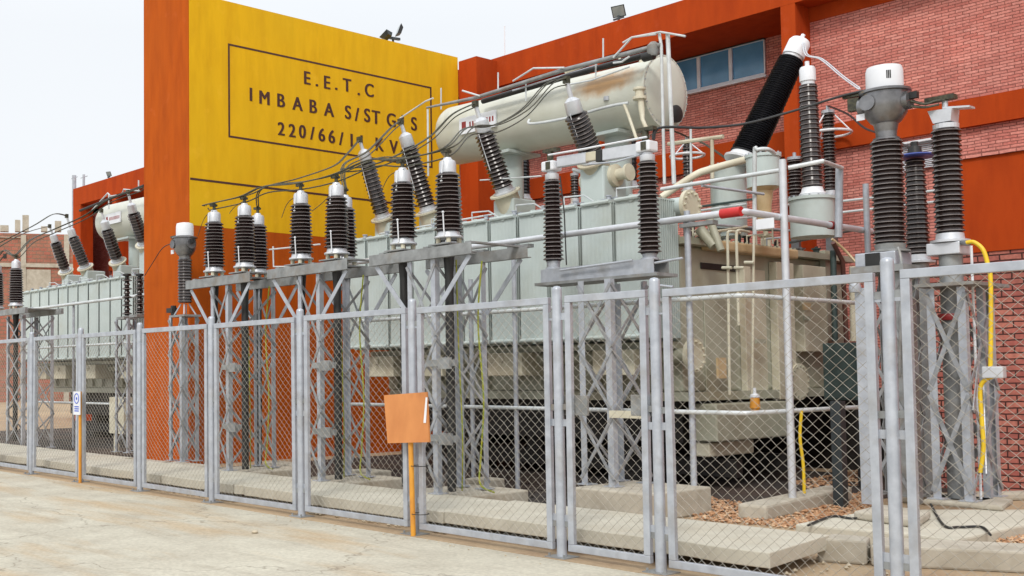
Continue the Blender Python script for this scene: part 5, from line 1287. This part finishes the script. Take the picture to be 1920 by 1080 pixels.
wires([smoothpath([A(640, 318, 10.2), A(700, 310, 10.2), A(760, 285, 10.8), A(810, 255, 11.6), A(850, 215, 12.2), tips1[2]])], 'dark twin conductor crossing the station name up to the third tilted bushing', .010, n_=3)
p0_ = A(1232, 241, 11.2)
wires([smoothpath([A(1225, 262, Yd_), A(1238, 240, Yd_+.1), A(1320, 240, 11.2), A(1400, 232, 11.7), A(1490, 208, 12.0), A(1570, 183, 12.2), A(1625, 170, 12.25)])], 'long black conductor from the disconnector to the large white domed transformer', .014, 'cable', spread=.03)
wires([smoothpath([hvt1+Vector((0, 0, -.05)), A(1512, 103, 14.8), A(1540, 112, 14.3), A(1580, 145, 13.4), A(1612, 168, 12.6)])], 'pale twin flexible conductor from the large black bushing to the white domed transformer', .008, 'alu', spread=.055)
wires([smoothpath([A(1708, 190, 12.3), A(1735, 196, 12.4), A(1755, 190, 12.5), A(1778, 187, 12.6)]), smoothpath([A(1708, 200, 12.3), A(1735, 202, 12.4), A(1760, 197, 12.5)])], 'short twin jumper between the white domed transformer and the right arrester', .012, 'bundle', n_=2)
wires([smoothpath([ar1, A(1590, 215, 16.8), A(1620, 240, 15.8), A(1650, 252, 15), A(1715, 282, 13.6)])], 'thin dark twin wire sagging from the ringed arrester to the blue ringed one', .009, 'cable')
wires([smoothpath([ar2, A(1250, 245, 15.5), A(1200, 262, 15)]), smoothpath([ar2, A(1320, 270, 15.5), A(1365, 300, 15), A(1385, 310, 14.8)])], 'thin brown wire from the arrester by the round tank end to the black bushing foot', .009, 'bundle')
wires([smoothpath([A(271, 517, 10.2), A(285, 495, 10.0), A(305, 465, 9.9), A(325, 456, 9.9)])], 'thin black wire curving past the orange pillar to the small domed transformer', .008, 'cable', n_=1)
wires([smoothpath([farTop0, A(10, 470, 9.6), farTop, A(60, 450, 10.4), A(100, 432, 11.5), A(160, 405, 12), A(205, 375, 12.4), A(268, 352, 12.8)])], 'twin conductor sagging over the far cable tower at the left', .012, n_=3, spread=.05)
wires([smoothpath([A(-20, 475, 10), A(40, 440, 11), tips2[0]]), smoothpath([A(-20, 465, 10), A(60, 425, 11), A(100, 402, 12), tips2[1]])], 'thin wires rising from the left edge to the far tilted bushings', .010, n_=2)
t = thing('overhead_pipe', (-24, 13.2, 0), 'overhead pipe with bent nozzles above the far oil drum', 'pipework')
MB().tube([P(150, 395, Yo), P(205, 373, Yo), P(270, 348, Yo)], .035, 8).build('pipe', 'cable', t, smooth=True)
for pts in ([(172, 395), (202, 362), (206, 366)], [(205, 368), (228, 365), (232, 355), (262, 358)], [(204, 365), (204, 392)], [(260, 338), (260, 356)]):
    MB().tube([P(x, y, Yo) for x, y in pts], .018, 8).build('nozzle_arm', 'whitepipe', t, smooth=True)
# thin loops beside the terminations
for i, (a, b, c__) in enumerate((((402, 393), (384, 408), (371, 442)), ((565, 362), (540, 380), (528, 408)), ((632, 345), (610, 375), (585, 396)), ((757, 318), (730, 330), (712, 366)), ((457, 377), (440, 388), (430, 400)))):
    lab = ['thin earthing wire hanging from the leftmost termination', 'thin earthing wire hanging in front of the lower yellow wall', 'thin earthing wire hanging beside the fourth termination', 'thin earthing wire looping left of the termination by the station name', 'thin earthing wire hanging beside the second termination'][i]
    o = MB().tube(smoothpath([A(*a, 9.0), A(*b, 9.0), A(*c__, 9.0)]), .005, 6).build('thin_wire', 'bundle', None, True); tag(o, lab, 'wire', 'thin wires beside the terminations')
# small white fittings on the orange base behind the towers
for px0, py0, px1, py1, lab in ((478, 508, 545, 502, 'white bent pipe in front of the orange wall between the leftmost and middle towers'),):
    o = MB().tube([A(512, 462, 10.9), A(513, 500, 10.9), A(545, 500, 10.9), A(600, 496, 10.9)], .014, 6).tube([A(505, 468, 10.9), A(545, 464, 10.9), A(600, 458, 10.9)], .014, 6).build('small_pipe', 'whitepipe', None, True); tag(o, lab, 'pipe')

o = MB().box((-16.2, 17.45, 0), (-7.1, 17.65, 1.3)).build('shade_backing', 'darkpit', None, origin=(-16.2, 16.3, 0)); tag(o, 'low dark block added for the darkness behind the near transformer', 'wall')  # added block, stands in for deep shade behind and under the tank
o = MB().box((-31, 16.3, 0), (-19.5, 16.55, 1.0)).build('shade_backing', 'darkpit', None, origin=(-31, 16.3, 0)); tag(o, 'low dark block added for the darkness behind the far transformer', 'wall')  # same added dark block for the far transformer

o = MB().box((-60, 7.36, .0), (20, 7.66, .0165)).build('fence_kerb', 'yard', None, origin=(0, 7.4, 0)); tag(o, 'narrow sandy concrete strip along the foot of the fence', 'kerb', kind='structure')
def rubble(pts, lab, n_=26):
    rnd = random.Random(len(lab)); m = MB()
    for k in range(n_):
        x0, y0, sx, sy = rnd.choice(pts); x = x0+rnd.uniform(-sx, sx); y = y0+rnd.uniform(-sy, sy); s_ = rnd.uniform(.008, .028)*(.55 if y < 7.4 else 1); z = s_*.3+.012
        vs_ = [(x+ux*s_*rnd.uniform(.7, 1.3), y+uy*s_*rnd.uniform(.7, 1.3), max(.0, z+uz*s_*.8)) for ux, uy, uz in ((1,0,0),(0,1,0),(-1,0,0),(0,-1,0),(0,0,1),(0,0,-1))]
        m.add(vs_, [(0,1,4),(1,2,4),(2,3,4),(3,0,4),(1,0,5),(2,1,5),(3,2,5),(0,3,5)])
    o = m.build('rubble', 'stone'); return tag(o, lab, 'rubble', kind='stuff')
rubble([(-9.96, 7.78, .1, .05), (-11.77, 7.78, .15, .05), (-13.6, 7.78, .15, .05), (-7.96, 7.78, .1, .05), (-12.6, 7.75, .9, .04), (-9, 7.75, .8, .04)], 'broken concrete crumbs along the front of the trench slabs', 150)
rubble([(-12, 7.22, 5, .12), (-8, 7.2, 4, .12)], 'small grit scattered on the road at the foot of the fence', 60)
rubble([(-4.3, 8.6, .5, .6), (-5.0, 9.8, .6, .3), (-6.2, 10.3, .8, .3)], 'stones around the right end of the long slab', 90)
